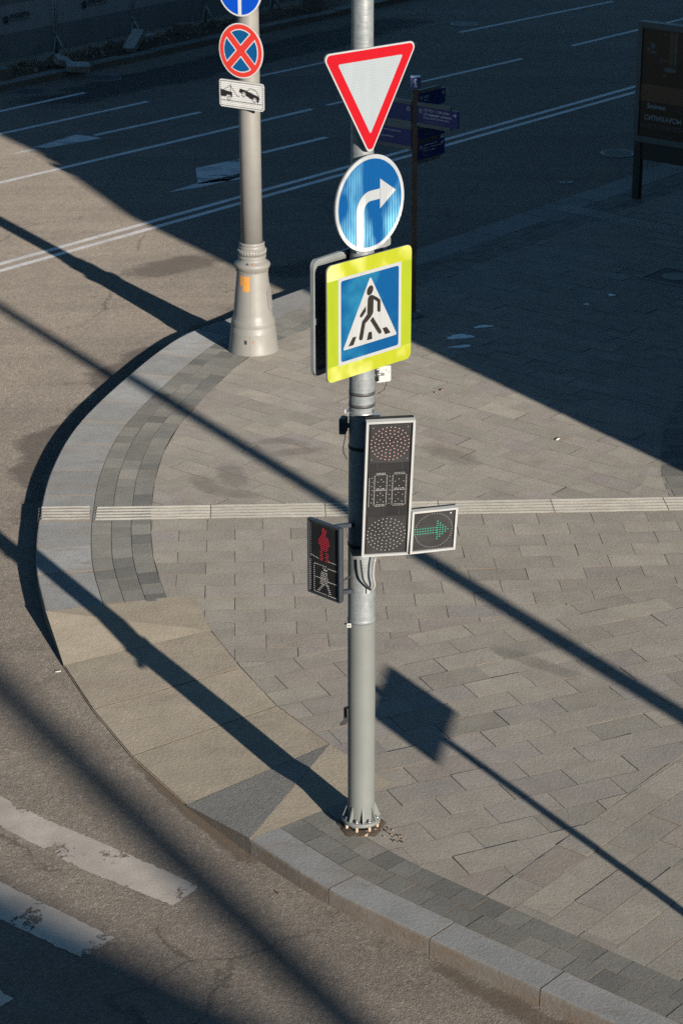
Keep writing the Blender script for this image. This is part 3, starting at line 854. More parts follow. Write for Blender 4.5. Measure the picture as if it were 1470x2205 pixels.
# dirt lying along the kerbs
wob = lambda t, a, b, c: a + b * math.sin(t * 2.1 + c) + b * .6 * math.sin(t * 5.3)
edge_rows = lambda cv, t0, t1, n_, wf, z: [[(*cv.pos(t0 + (t1 - t0) * i / n_, .03 - (wf(t0 + (t1 - t0) * i / n_) + .06) * j / 6), RZ + z) for j in range(7)] for i in range(n_ + 1)]
film('gutter_dirt', 'gutter_dirt', edge_rows(right, 0.0, right.L, 90, lambda t: wob(t, .26, .07, 0), .003))
A_, B_ = at(250, 1610, RZ), at(600, 1885, RZ); nn = Vector((-.77, -.64, 0))
film('gutter_dirt', 'gutter_dirt', [[tuple(A_.lerp(B_, i / 10) + nn * (-.12 + j / 6 * (.2 + .016 * i)) + Vector((0, 0, .003))) for j in range(7)] for i in range(11)])
film('gutter_grime', 'grime', edge_rows(left, left.L - 13, left.L - 1.2, 70, lambda t: wob(t, .55, .2, 1), .0035))
def blob(name, mat, a, b, half, z):
    A, B = at(*a, RZ), at(*b, RZ); d = (B - A).normalized(); n_ = Vector((-d.y, d.x, 0))
    film(name, mat, [[tuple(A.lerp(B, i / 16) + n_ * half * (j / 4 - 1) + Vector((0, 0, z))) for j in range(9)] for i in range(17)])
blob('oil_stain', 'grime', (250, 600), (500, 545), .55, .0028)
blob('oil_stain', 'grime', (560, 600), (720, 560), .5, .0028)
blob('asphalt_patch', 'tar', (-80, 262), (1010, 14), 1.1, .0025)

def scuff(px, half):
    c_ = spline([at(*p) for p in px], .08); rows = []
    for i, p in enumerate(c_):
        d = (c_[min(i + 1, len(c_) - 1)] - c_[max(i - 1, 0)]).normalized(); n_ = Vector((-d.y, d.x))
        rows.append([(*(p + n_ * half * (j / 3 - 1)), .0075) for j in range(7)])
    film('tyre_scuff', 'scuff', rows)
scuff([(420, 1010), (450, 1050), (530, 1066), (600, 1072)], .18)
scuff([(488, 985), (505, 1030), (540, 1062)], .22)
scuff([(520, 962), (600, 950), (690, 962)], .14)
scuff([(560, 985), (650, 972), (720, 965)], .16)
scuff([(905, 955), (985, 985), (1040, 1010)], .25)
scuff([(1010, 1380), (1130, 1420), (1300, 1480)], .15)
# far pavement with its kerb
fk0, fk1 = at(0, 184, -.02), at(753, 18, -.02); fd = (fk1 - fk0).normalized(); fn = Vector((-fd.y, fd.x, 0))
P0, P1 = fk0 - fd * 60, fk1 + fd * 80
q = MB(); q.face([(*p[:2], -.02) for p in (P0 + fn * .32, P1 + fn * .32, P1 + fn * 60, P0 + fn * 60)])
struct(q.build('pavement', 'dirt'))
q = MB()
t = 0
while t < 170:
    a = P0 + fd * t; b = P0 + fd * (t + .99)
    o = random.uniform(-.012, .012)
    q.prism([tuple(p[:2]) for p in (a, b, b + fn * .33, a + fn * .33)], -.2, -.015 + o, m='old_concrete'); t += 1.0
struct(q.build('kerb'))

# ------------------------------------------------------------------ iron covers, grates
def cover(u, v, r, label, style, sq=None):
    c = at(u, v, RZ); root = thing('manhole_cover' if style != 'grate' else 'drain_grate', (c.x, c.y, RZ), label, 'manhole cover' if style != 'grate' else 'drain grate')
    f = MB(); f.lathe(c, [(r, .002), (r, .012), (r * .93, .014), (r * .86, .014), (r * .86, .003)], 40, 'iron', cap=False); f.build('rim', parent=root)
    l = MB(); l.prism(circle(r * .85, 40, (c.x, c.y)), RZ + .001, RZ + .008, m='iron' if style != 'grate' else 'iron_dark')
    if style == 'lid':
        for i in range(-8, 9):
            for j in range(-8, 9):
                x, y = i * r * .1, j * r * .1
                if x * x + y * y < (r * .8) ** 2 and (i + j) % 2 == 0: l.box((c.x + x, c.y + y, RZ + .012), (r * .085, r * .085, .01), m='iron')
    if style == 'grate':
        for i in range(-5, 6):
            y = i * r * .15; hw = math.sqrt(max(0, (r * .84) ** 2 - y * y)); l.box((c.x + y, c.y, RZ + .012), (r * .06, 2 * hw, .012), m='iron')
    if style == 'valve':
        l.box((c.x, c.y, RZ + .012), (r * .3, r * .5, .012), m='iron_dark')
    l.build('lid', parent=root)
cover(1330, 330, .33, 'large round ribbed manhole cover in the road beside the advertising stand', 'lid')
cover(1219, 392, .13, 'small round iron valve cover near the shaded kerb', 'valve')
cover(226, 168, .36, 'round storm grate in the road below the loose paving slabs', 'grate')
cover(66, 197, .36, 'round storm grate beside the far lane line near the left edge', 'grate')
cover(1000, 52, .34, 'dark sunken drain grate in the tar strip beyond the give way sign', 'grate')
def kerb_grate(t, label):
    a, b = left.pos(t, -.26), left.pos(t + .8, -.26); c, d = left.pos(t + .8, -.03), left.pos(t, -.03)
    root = thing('drain_grate', (a.x, a.y, RZ), label, 'drain grate', 'drain grates along the kerb')
    m1 = MB(); m1.prism(ccw([tuple(p) for p in (a, b, c, d)]), RZ + .001, RZ + .004, m='blackish'); m1.build('pit', parent=root)
    m2 = MB()
    for k in range(5):
        f0 = k / 4; p, q_ = a.lerp(d, f0), b.lerp(c, f0); dd = (q_ - p).normalized(); n2 = Vector((-dd.y, dd.x)) * .012
        m2.prism(ccw([tuple(p - n2), tuple(q_ - n2), tuple(q_ + n2), tuple(p + n2)]), RZ + .004, RZ + .022, m='iron')
    for p, q_ in ((a, d), (b, c), ((a + b) / 2, (d + c) / 2)):
        dd = (q_ - p).normalized(); n2 = Vector((-dd.y, dd.x)) * .012
        m2.prism(ccw([tuple(p - n2), tuple(q_ - n2), tuple(q_ + n2), tuple(p + n2)]), RZ + .004, RZ + .020, m='iron')
    m2.build('bars', parent=root)
def near_t(p): return min(range(len(left.p)), key=lambda i: (left.p[i] - Vector(p[:2])).length)
kerb_grate(left.s[near_t(at(655, 618))] - .4, 'slotted drain grate along the kerb just past the ornate lamp base')
kerb_grate(left.s[near_t(at(480, 690))] - .3, 'slotted drain grate at the kerb on the road side of the lamp base')
# square access cover set into the shaded pavement
hc = at(1452, 596); root = thing('access_cover', hc, 'dark square access cover sunk in the shaded paving at the right edge', 'access cover')
fr = frame(hc, R(-40)); up = (hc, fr[1], Vector((-fr[1].y, fr[1].x, 0)), Vector((0, 0, 1)))
q = MB(); q.prism(rect(.7, .7), .001, .006, up, 'iron_dark'); q.build('lid', parent=root)
q = MB()
for s_ in (-1, 1): q.prism(rect(.78, .04, 0, (0, s_ * .37)), .002, .012, up, 'iron'); q.prism(rect(.04, .70, 0, (s_ * .37, 0)), .002, .012, up, 'iron')
q.prism(circle(.2, 24), .006, .012, up, 'iron'); q.build('rim', parent=root)
for (u, v, a, b) in ((990, 725, .22, .09), (1040, 703, .17, .05), (992, 746, .18, .05), (1316, 635, .06, .05), (1262, 655, .05, .03)):
    c = at(u, v); q = MB(); p = []
    for k in range(28):
        t = 2 * PI * k / 28; s_ = 1 + .18 * math.sin(3 * t + u) + .1 * math.sin(7 * t)
        p.append((c.x + a * s_ * math.cos(t) * .8 - b * s_ * math.sin(t) * .4, c.y + b * s_ * math.sin(t) + a * s_ * math.cos(t) * .25))
    q.prism(p, .0005, .004, m='wet'); struct(q.build('puddle'))

# ------------------------------------------------------------------ the signal mast
MP = at(777.5, 1778)
pole = thing('signal_pole', MP, 'tall grey steel traffic pole bolted at the kerb corner, carrying the signals', 'traffic pole')
q = MB(); q.lathe(MP, [(.109, .09), (.109, 1.80), (.1095, 1.85)], 48, 'pole_grey', cap=False); q.build('lower_shaft', parent=pole)
q = MB(); q.lathe(MP, [(.1115, 1.845), (.1120, 1.86), (.110, 1.868), (.1075, 1.88), (.1065, 2.4), (.098, 3.5), (.090, 4.8), (.083, 5.6), (.079, 6.4), (.077, 7.6), (.060, 7.62)], 48, 'galvanised'); q.build('upper_shaft', parent=pole)
q = MB(); q.lathe(MP, [(.157, .062), (.158, .066), (.158, .086), (.156, .09), (.108, .09)], 48, 'pole_grey', cap=False); q.face([MP + Vector((x, y, .062)) for x, y in circle(.157, 48)], 'pole_grey'); q.build('base_flange', parent=pole)
for k in range(8):
    a = 2 * PI * k / 8 + R(-84); d = Vector((math.cos(a), math.sin(a), 0)); t_ = Vector((-d.y, d.x, 0))
    q = MB(); fr = (MP + t_ * -.005, d, Vector((0, 0, 1)), t_)
    q.prism([(.107, .09), (.154, .09), (.152, .105), (.112, .215), (.107, .215)], 0, .010, fr, 'pole_grey'); q.build('gusset', parent=pole)
    a += PI / 8; d = Vector((math.cos(a), math.sin(a), 0)); c = MP + d * .134
    q = MB(); q.tube(c + Vector((0, 0, .0)), c + Vector((0, 0, .062)), .013, .013, 10, 'bolt_stone'); q.tube(c + Vector((0, 0, .09)), c + Vector((0, 0, .106)), .015, .015, 6, 'steel'); q.tube(c + Vector((0, 0, .106)), c + Vector((0, 0, .118)), .008, .008, 8, 'steel')
    q.build('anchor_bolt', parent=pole)
q = MB()
for k in range(60):
    a = random.uniform(0, 2 * PI); r_ = random.uniform(.09, .185); s_ = random.uniform(.008, .02); c = MP + Vector((r_ * math.cos(a), r_ * math.sin(a), s_ * .4))
    q.box(c, (s_, s_ * random.uniform(.6, 1.4), s_), [Vector((math.cos(a * 5), math.sin(a * 5), .2)).normalized(), Vector((-math.sin(a * 5), math.cos(a * 5), 0)), Vector((0, .2, 1)).normalized()], random.choice(['seam', 'bolt_stone', 'dirt', 'dirt']))
q.lathe(MP, [(.19, .001), (.17, .012), (.11, .016)], 30, 'dirt', lambda t, z: 1 + .09 * math.sin(5 * t) + .05 * math.sin(11 * t), cap=False)
o = tag(q.build('mortar_rubble', loc=MP), 'crumbled rusty mortar packed under the flange of the traffic pole', 'rubble')
q = MB(); q.box(MP + Vector((.094, .075, .62)), (.028, .02, 1.05), m='pole_grey'); q.build('cable_duct', parent=pole)
for z, r_, mt_ in ((3.64, .0985, 'dark_metal'), (3.735, .0978, 'dark_metal'), (3.575, .1015, 'steel'), (3.30, .1025, 'soft_black'), (2.50, .108, 'soft_black'), (5.45, .0865, 'galvanised'), (4.98, .0905, 'galvanised')):
    q = MB(); q.lathe(MP, [(r_ - .004, z - .014), (r_ + .001, z - .013), (r_ + .001, z + .013), (r_ - .004, z + .014)], 40, mt_, cap=False); q.build('clamp_band', parent=pole)
# clamp screw and bracket arm at 3.6 m
q = MB(); b0 = MP + Vector((-.105, -.045, 3.58)); q.box(b0, (.02, .05, .035), m='steel'); q.tube(b0 + Vector((.01, -.02, -.005)), b0 + Vector((.05, -.06, -.015)), .006, .006, 8, 'steel'); q.box(b0 + Vector((-.02, -.01, .02)), (.012, .03, .03), m='white_frame'); q.build('clamp_screw', parent=pole)
q = MB(); a = MP + Vector((.07, -.06, 3.575)); b = MP + Vector((.235, -.16, 3.47)); d = (b - a).normalized(); q.box((a + b) / 2, ((b - a).length, .006, .032), [d, Vector((0, 1, 0)), d.cross(Vector((0, 1, 0)))], 'steel'); q.tube(b + Vector((-.012, -.012, 0)), b + Vector((-.012, .004, 0)), .011, .011, 8, 'steel'); q.box(a + Vector((.04, -.02, .01)), (.06, .005, .05), [d, Vector((0, 1, 0)), d.cross(Vector((0, 1, 0)))], 'steel'); q.build('bracket_arm', parent=pole)
q = MB(); z0 = 1.83; q.box(MP + Vector((-.098, -.075, z0)), (.034, .006, .036), m='box_white'); q.tube(MP + Vector((-.098, -.079, z0)), MP + Vector((-.098, -.083, z0)), .005, .005, 8, 'blackish'); q.tube(MP + Vector((-.135, -.06, z0 + .005)), MP + Vector((-.10, -.05, z0 + .01)), .006, .008, 6, 'blackish'); q.build('cable_clip', parent=pole)
# control boxes and lamps hung on the mast
bx = MP + Vector((.165, .03, hgt(MP, 808)))
r2 = thing('wireless_sensor', bx, 'small white rectangular sensor box with a black antenna behind the yellow crossing sign', 'sensor box')
q = MB(); fr = frame(bx, R(22)); q.prism(rect(.115, .125, .012), -.035, .0, fr, 'box_white')
for k in range(5): q.prism(rect(.004, .012, 0, (-.04 + .02 * k, .03 - .018 * (k % 3))), 0, .002, fr, 'blackish')
q.build('casing', parent=r2)
q = MB(); p = bx + Vector((-.05, -.03, -.045)); q.tube(p, p + Vector((0, 0, .085)), .014, .014, 12, 'blackish'); q.tube(p + Vector((0, 0, .085)), p + Vector((0, 0, .1)), .0145, .012, 12, 'steel'); q.build('antenna', parent=r2)
q = MB(); q.path([bx + Vector((.02, .0, -.06)), bx + Vector((.018, 0, -.09)), bx + Vector((-.0, .01, -.13)), bx + Vector((-.045, .03, -.165))], .003, 6, 'blackish'); q.build('cable', parent=r2)
q = MB(); q.tube(bx + Vector((0, 0, 0)), MP + Vector((.09, .0, bx.z - MP.z)), .012, .012, 8, 'steel'); q.build('mounting_arm', parent=r2)
bx = MP + Vector((-.142, -.02, hgt(MP, 914)))
r2 = thing('detector_box', bx, 'small black box strapped to the shaded left side of the pole', 'detector box')
q = MB(); fr = frame(bx, R(-12)); q.prism(rect(.052, .125, .012), -.05, .03, fr, 'dark_metal'); q.prism(rect(.03, .06, .006), .03, .036, fr, 'blackish'); q.build('casing', parent=r2)
q = MB(); q.box(bx + Vector((.035, 0, .0)), (.03, .03, .03), m='dark_metal'); q.build('mounting_arm', parent=r2)
q = MB(); q.path([bx + Vector((.02, -.01, -.06)), bx + Vector((.012, -.012, -.11)), bx + Vector((-.0, -.012, -.17)), bx + Vector((.004, -.012, -.22)), bx + Vector((.03, -.012, -.27))], .0032, 6, 'soft_black'); q.build('cable', parent=r2)
bx = MP + Vector((-.118, -.02, hgt(MP, 1540)))
r2 = thing('call_button', bx, 'small black push button unit low on the left side of the pole', 'push button')
q = MB(); fr = frame(bx, R(-60)); q.prism(rect(.05, .12, .006, (0, .015)), -.03, .012, fr, 'soft_black'); q.build('casing', parent=r2)
q = MB(); q.mesh([bx + Vector(p) for p in [(-.015, -.03, .0), (-.06, -.05, -.045), (-.045, -.055, -.06), (-.02, -.05, -.05), (.0, -.03, -.06), (.01, -.02, -.01), (-.03, 0, -.055), (-.01, 0, -.0)]], [(0, 1, 2, 3), (0, 3, 4, 5), (0, 7, 6, 1), (1, 6, 2), (2, 6, 3), (3, 6, 4), (4, 6, 7, 5), (0, 5, 7)], 'soft_black'); q.build('loose_tape', parent=r2)


def dots(mb, pts, r, z, fr, m, n=7):
    for x, y in pts: mb.prism(circle(r, n, (x, y)), z, z + .002, fr, m)


def ring_dots(R_, n_r, dens):
    out = [(0, 0)]
    for i in range(1, n_r + 1):
        r_ = R_ * i / n_r; k = max(5, int(dens * i))
        out += [(r_ * math.cos(2 * PI * j / k + i * .4), r_ * math.sin(2 * PI * j / k + i * .4)) for j in range(k)]
    return out


# --- main vehicle signal
c = Vector((.350, 15.605, 3.052)); W_, H_ = .367, 1.205
fr = frame(c, R(8), R(11.5))
tl = thing('traffic_light', c, 'tall flat traffic light in a white frame with a dotted countdown in its middle', 'traffic light')
q = MB(); q.prism(rect(W_ - .01, H_ - .01), -.075, -.004, fr, 'signal_black'); q.build('housing', parent=tl)
q = MB()
for s_ in (-1, 1):
    q.prism(rect(.018, H_, 0, (s_ * (W_ / 2 - .009), 0)), -.03, .012, fr, 'white_frame'); q.prism(rect(W_ - .037, .018, 0, (0, s_ * (H_ / 2 - .009))), -.03, .0115, fr, 'white_frame')
q.build('frame', parent=tl)
def sect(name, cy, plate, parent, w2=.30, h2=.335):
    q = MB(); q.prism(rect(w2, h2, 0, (0, cy)), -.003, .001, fr, plate); return q.build(name, parent=parent)
o = sect('red_section', .405, 'signal_plate', tl)
q = MB(); dots(q, [(x, y + .405) for x, y in ring_dots(.142, 5, 5.6)], .0036, .0015, fr, 'led_pink'); dots(q, [(-.13, .545), (.13, .545), (-.135, .27), (.135, .27)], .004, .0015, fr, 'led_dim'); q.build('led_dots', parent=o)
o = sect('green_section', -.408, 'signal_plate', tl)
q = MB(); dots(q, [(x, y - .408) for x, y in ring_dots(.145, 5, 5.6)], .0033, .0015, fr, 'led_white'); q.build('led_dots', parent=o)
o = sect('countdown_display', -.005, 'signal_black', tl, .31, .33)
q = MB(); D = []
def seg(a, b, n_, wob=0.0):
    for k in range(n_): t = k / (n_ - 1); D.append((a[0] + (b[0] - a[0]) * t + random.uniform(-wob, wob), a[1] + (b[1] - a[1]) * t + random.uniform(-wob, wob)))
y0, ym, y1 = -.145, -.005, .135
seg((-.145, y0), (-.145, y1 - .03), 22)
for xa, xb in ((-.105, -.012), (.032, .135)):
    seg((xa, y0 + .012), (xa, y1 - .012), 22); seg((xb, y0 + .012), (xb, y1 - .012), 22)
    for yy in (y0, ym, y1): seg((xa + .012, yy), (xb - .012, yy), 8); seg((xa + .018, yy + .012), (xb - .018, yy + .012), 6)
    for k in range(4):
        for j in range(3):
            D.append((xa + .025 + j * (xb - xa - .05) / 2 + random.uniform(-.006, .006), y0 + .035 + k * .06 + (.02 if j == 1 else 0)))
for k in range(7): D.append((.01 + .004 * (k % 2), y0 + .02 + k * .04)); D.append((-.125 + .006 * (k % 2), y0 + .03 + k * .037))
dots(q, D, .0027, .0015, fr, 'led_white', 6); q.build('led_dots', parent=o)
q = MB(); fo, e1, e2, nn_ = fr
for xx, yy in ((-.09, .205), (.10, .205), (-.03, -.2), (.09, -.2)):
    q = MB(); q.prism(rect(.012, .065, 0, (xx, yy)), -.004, -.0015, fr, 'blackish'); q.build('cable_slot', parent=tl)
for zz in (.45, -.45):
    q = MB(); a = fo + e2 * zz - nn_ * .07 - e1 * .1; b = MP + Vector((.02, -.09, a.z)); q.tube(a, Vector((b.x, b.y, a.z)), .018, .018, 10, 'dark_metal'); q.build('mounting_arm', parent=tl)
q = MB(); P = [fo - e2 * .6 - nn_ * .05 + e1 * .02 * 0 + Vector((-.02, 0, 0)), fo - e2 * .66 - nn_ * .06 + Vector((-.06, 0, 0)), fo - e2 * .75 - nn_ * .02 + Vector((-.07, -.0, -.02)), fo - e2 * .84 - nn_ * .02 + Vector((-.05, 0, -.02)), MP + Vector((.055, -.115, 2.19))]
P2 = spline([tuple(p[:2]) for p in P], 5) 
def smooth(P, n=8):
    P = [2 * P[0] - P[1]] + P + [2 * P[-1] - P[-2]]; out = []
    for i in range(1, len(P) - 2):
        for k in range(n):
            t = k / n; out.append(0.5 * (2 * P[i] + (P[i + 1] - P[i - 1]) * t + (2 * P[i - 1] - 5 * P[i] + 4 * P[i + 1] - P[i + 2]) * t * t + (3 * P[i] - P[i - 1] - 3 * P[i + 1] + P[i + 2]) * t ** 3))
    return out + [P[-2]]
PC = MP
q.path(smooth([PC + Vector((-.06 + .05, -.16, 2.42)), PC + Vector((.0, -.17, 2.33)), PC + Vector((.015, -.165, 2.25)), PC + Vector((.06, -.14, 2.175)), PC + Vector((.075, -.125, 2.155))], 6), .0075, 8, 'soft_black')
q.build('cable', parent=tl)
q = MB(); q.path(smooth([PC + Vector((.105, -.15, 2.44)), PC + Vector((.09, -.15, 2.36)), PC + Vector((.088, -.15, 2.27)), PC + Vector((.10, -.14, 2.2)), PC + Vector((.075, -.125, 2.155))], 6), .0085, 8, 'cable_white'); q.box(PC + Vector((.05, -.112, 2.14)), (.022, .012, .04), m='box_white'); q.build('cable', parent=tl)

# --- arrow section
c = Vector((.703, 15.74, 2.661)); W_, H_ = .364, .373
fr = frame(c, R(15.4), R(8.3)); fo, e1, e2, nn_ = fr
ar = thing('arrow_signal', c, 'square white framed arrow signal with green lit dots, beside the tall traffic light', 'traffic light')
q = MB(); q.prism(rect(W_ - .01, H_ - .01), -.06, -.004, fr, 'signal_plate'); q.build('housing', parent=ar)
q = MB()
for s_ in (-1, 1):
    q.prism(rect(.017, H_, 0, (s_ * (W_ / 2 - .0085), 0)), -.03, .012, fr, 'white_frame'); q.prism(rect(W_ - .035, .017, 0, (0, s_ * (H_ / 2 - .0085))), -.03, .0115, fr, 'white_frame')
q.build('frame', parent=ar)
q = MB(); q.box(fo - e1 * .178 - nn_ * .07 + e2 * .05, (.05, .02, .08), [e1, nn_, e2], 'dark_metal'); q.build('mounting_arm', parent=ar)
q = MB(); D = []
for k in range(9):
    for j in range(3): D.append((-.15 + k * .021, -.022 + j * .022))
for k in range(5):
    h_ = max(0, 4 - k)
    for j in range(-h_, h_ + 1):
        if k == 0 or True: D.append((.03 + k * .021, j * .0195)) if abs(j) <= h_ and (j + k) % 1 == 0 else None
dots(q, D, .0043, -.002, fr, 'led_green'); q.build('arrow_leds', parent=ar)
q = MB(); dots(q, [(.148 * math.cos(2 * PI * k / 44), .148 * math.sin(2 * PI * k / 44)) for k in range(44)], .0035, -.002, fr, 'led_dim'); dots(q, [(.13, .14)], .006, -.002, fr, 'led_white'); q.build('led_dots', parent=ar)

# --- pedestrian signal
c = Vector((-.135, 15.705, 2.427)); W_, H_ = .342, .616
fr = frame(c, R(-43.8), 0); fo, e1, e2, nn_ = fr
pd = thing('pedestrian_signal', c, 'black pedestrian signal with a lit red standing figure, on arms left of the pole', 'pedestrian light')
q = MB(); q.prism(rect(W_ - .014, H_ - .014), -.045, -.004, fr, 'signal_black'); q.build('housing', parent=pd)
q = MB()
for s_ in (-1, 1):
    q.prism(rect(.012, H_, 0, (s_ * (W_ / 2 - .006), 0)), -.03, .008, fr, 'ped_frame'); q.prism(rect(W_ - .025, .012, 0, (0, s_ * (H_ / 2 - .006))), -.03, .0075, fr, 'ped_frame')
q.build('frame', parent=pd)
q = MB(); D = []
def fill(x0, x1, y0, y1, dx=.017, dy=.0165):
    j = 0; y = y0
    while y <= y1 + 1e-6:
        x = x0 + (j % 2) * dx / 2
        while x <= x1 + 1e-6: D.append((x, y)); x += dx
        y += dy; j += 1
for k, hw in enumerate((.008, .017, .017, .01)): fill(-hw, hw, .262 - k * .014, .262 - k * .014)
for k in range(9):
    hw = .024 + .010 * min(k, 3) if k < 6 else .044 - .005 * (k - 5); fill(-hw, hw, .205 - k * .0155, .205 - k * .0155)
for x in (-.028, .03): fill(x - .014, x + .014, -.005 + .0, .07)
dots(q, D, .0042, -.003, fr, 'led_red'); q.build('red_figure', parent=pd)
q = MB(); D = []
n_ = 26
for k in range(n_): D.append((-.15, -.28 + k * .0155)) if k < 17 else None; D.append((.15, -.28 + k * .0155)) if k % 1 == 0 and k < 17 else None
for k in range(14): D.append((-.108, -.28 + k * .017)); 
for k in range(8): D.append((-.1 + k * .017, -.05)); D.append((-.1 + k * .017, -.285)); D.append((-.1 + k * .017, -.16))
for k in range(10): D.append((.04 + k * .012, -.06 - k * .0)); D.append((.04 + k * .012, -.17)); D.append((.04 + k * .012, -.285))
for k in range(4):
    D += [(-.012 + .012 * k, -.068 - .01 * (k % 2)), (-.006 + .01 * k, -.084)]
for k in range(8): fill(-.028 - .002 * k, .03 + .002 * k, -.105 - .014 * k, -.105 - .014 * k, .014)
for k in range(5): D += [(-.02 - .012 * k, -.21 - .014 * k), (-.008 - .012 * k, -.212 - .014 * k), (.03 + .006 * k, -.21 - .014 * k), (.042 + .006 * k, -.21 - .014 * k)]
dots(q, D, .0031, -.003, fr, 'led_white', 6)
q.build('led_dots', parent=pd)
q = MB(); D = [(-.145, .0 + k * .0168) for k in range(17)] + [(.148, .0 + k * .0168) for k in range(17)] + [(-.13 + k * .016, .287) for k in range(17)]
dots(q, D, .0028, -.003, fr, 'led_dim', 6); D = [(-.14 + k * .015, .012 - .0025 * k) for k in range(6)] + [(.05 + k * .015, .0) for k in range(6)]
dots(q, D, .0031, -.003, fr, 'led_white', 6); q.build('led_dots', parent=pd)
for zz in (.285, -.27):
    q = MB(); a = fo + e2 * zz - nn_ * .04 + e1 * .07; b = Vector((MP.x - .05, MP.y - .06, a.z - .03)); d = (b - a).normalized(); sdv = d.cross(Vector((0, 0, 1))).normalized()
    q.box((a + b) / 2, ((b - a).length, .035, .03), [d, sdv, sdv.cross(d)], 'ped_frame'); q.build('mounting_arm', parent=pd)
q = MB(); a = fo - e2 * .19 - nn_ * .04 + e1 * .1; q.tube(a, Vector((MP.x - .08, MP.y - .05, a.z + .01)), .009, .009, 8, 'dark_metal')
q.build('mounting_arm', parent=pd)


# ------------------------------------------------------------------ signs on the mast
def plate(root, fr, outline, depth=.013, back='sign_back'):
    q = MB(); q.prism(outline, -depth, 0, fr, 'rim_white' if back == 'sign_back' else back, back); return q.build('backing_plate', parent=root)
def brackets(root, fr, ys, half, axis, r_):
    o, e1, e2, n = fr
    for y in ys:
        q = MB(); a = o + e2 * y - n * .036; q.box(a, (half * 2, .028, .034), [e1, n, e2], 'galvanised')
        p = Vector((axis.x, axis.y, a.z)); q.lathe(Vector((axis.x, axis.y, 0)), [(r_ + .001, a.z - .014), (r_ + .005, a.z - .013), (r_ + .005, a.z + .013), (r_ + .001, a.z + .014)], 32, 'galvanised', cap=False)
        v = p - a; q.tube(a, a + v * max(0, 1 - r_ / v.length), .016, .016, 8, 'galvanised'); q.build('bracket', parent=root)

def frac(r0, pix):  # mast radius at a height
    return r0
N45 = Vector((math.sin(Y45), -math.cos(Y45), 0)); E45 = Vector((math.cos(Y45), math.sin(Y45), 0))
def sign_centre(u, v, off, base, yaw, shift=None):
    """where the line of sight through (u, v) meets the vertical plane held 'off' metres in front of the pole"""
    n = Vector((math.sin(yaw), -math.cos(yaw), 0)); d = (u - CX) * RT + (v - CY) * DN + F * FW
    o = Vector((0, 0, H)); p = base + n * off; t = (p - o).dot(n) / d.dot(n); return o + d * t

# give way
yaw = R(41); c = sign_centre(797, 181, .125, MP, yaw); fr = frame(c, yaw)
gw = thing('give_way_sign', c, 'triangular give way sign with red border and white centre, topmost on the pole', 'road sign')
tri = lambda s_: [(-s_ / 2, s_ * .2887), (0, -s_ * .5774), (s_ / 2, s_ * .2887)]
plate(gw, fr, rounded(tri(.905), .042))
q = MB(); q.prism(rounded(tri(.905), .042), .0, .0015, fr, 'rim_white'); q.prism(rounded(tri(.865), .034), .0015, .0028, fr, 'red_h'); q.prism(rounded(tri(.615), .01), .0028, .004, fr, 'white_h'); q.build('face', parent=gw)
brackets(gw, fr, (.12, -.18), .12, MP, .083)
# turn right
c = sign_centre(796.5, 437, .125, MP, Y45); fr = frame(c, Y45)
tr = thing('turn_right_sign', c, 'round blue sign with a white right turn arrow, between the triangle and the crossing sign', 'road sign')
plate(tr, fr, circle(.355, 72))
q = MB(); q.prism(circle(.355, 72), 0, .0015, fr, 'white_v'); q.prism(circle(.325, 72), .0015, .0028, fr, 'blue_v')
arc_ = [(-.105 + .11 - .11 * math.cos(t), -.055 + .11 * math.sin(t)) for t in [PI / 2 * k / 8 for k in range(9)]]
sh = stroke([(-.105, -.318), (-.105, -.12)] + arc_ + [(.105, .055)], .075)
q.prism(sh, .0028, .0042, fr, 'white_v'); q.prism([(.10, -.055), (.10, .165), (.265, .055)][::1], .0028, .0042, fr, 'white_v')
q.build('face', parent=tr); brackets(tr, fr, (.2, -.27), .13, MP, .088)
q = MB(); o_, e1_, e2_, n_ = fr; q.path([o_ - e2_ * .2 + e1_ * .2 - n_ * .03, o_ - e2_ * .31 + e1_ * .21 - n_ * .03, o_ - e2_ * .36 + e1_ * .17 - n_ * .05], .01, 8, 'galvanised'); q.prism(rect(.36, .07, .02, (.07, -.33)), -.034, -.03, fr, 'sign_back'); q.build('bracket', parent=tr)
# crossing sign
c = sign_centre(796, 674.7, .135, MP, Y45); fr = frame(c, Y45)
cs = thing('pedestrian_crossing_sign', c, 'square blue pedestrian crossing sign on a wide yellow green border, facing the camera', 'road sign')
SZ = .885
plate(cs, fr, rect(SZ, SZ, .05))
q = MB(); q.prism(rect(SZ, SZ, .05), 0, .0012, fr, 'green_fluo')
for s_ in (-1, 1): q.prism(rect(.118, SZ - .235, 0, (s_ * (SZ / 2 - .0605), 0)), .0012, .002, fr, 'green_fluo_side')
q.build('border', parent=cs)
q = MB(); q.prism(rect(.66, .665, .012), .0012, .003, fr, 'white_flat'); q.prism(rect(.605, .615, .02), .003, .0042, fr, 'blue_flat')
q.prism(rounded([(-.287, -.222), (.287, -.222), (0, .285)], .01), .0042, .0054, fr, 'white_flat')
K = 'brown_print'; Zk = (.0054, .0066)
def pic(P):
    out = []
    for x, y in P:
        u_ = (x - 460) / 623; v_ = (y - 510 + 170 * u_) / (880 - 20 * u_); out.append(((u_ - .5) * .605, (.5 - v_) * .615))
    return ccw(out)
q.prism(pic([(767 + 34 * math.cos(t) + 8 * math.sin(t) * -1, 608 + 54 * math.sin(t) - 10 * math.cos(t)) for t in [2 * PI * k / 24 for k in range(24)]]), *Zk, fr, K)
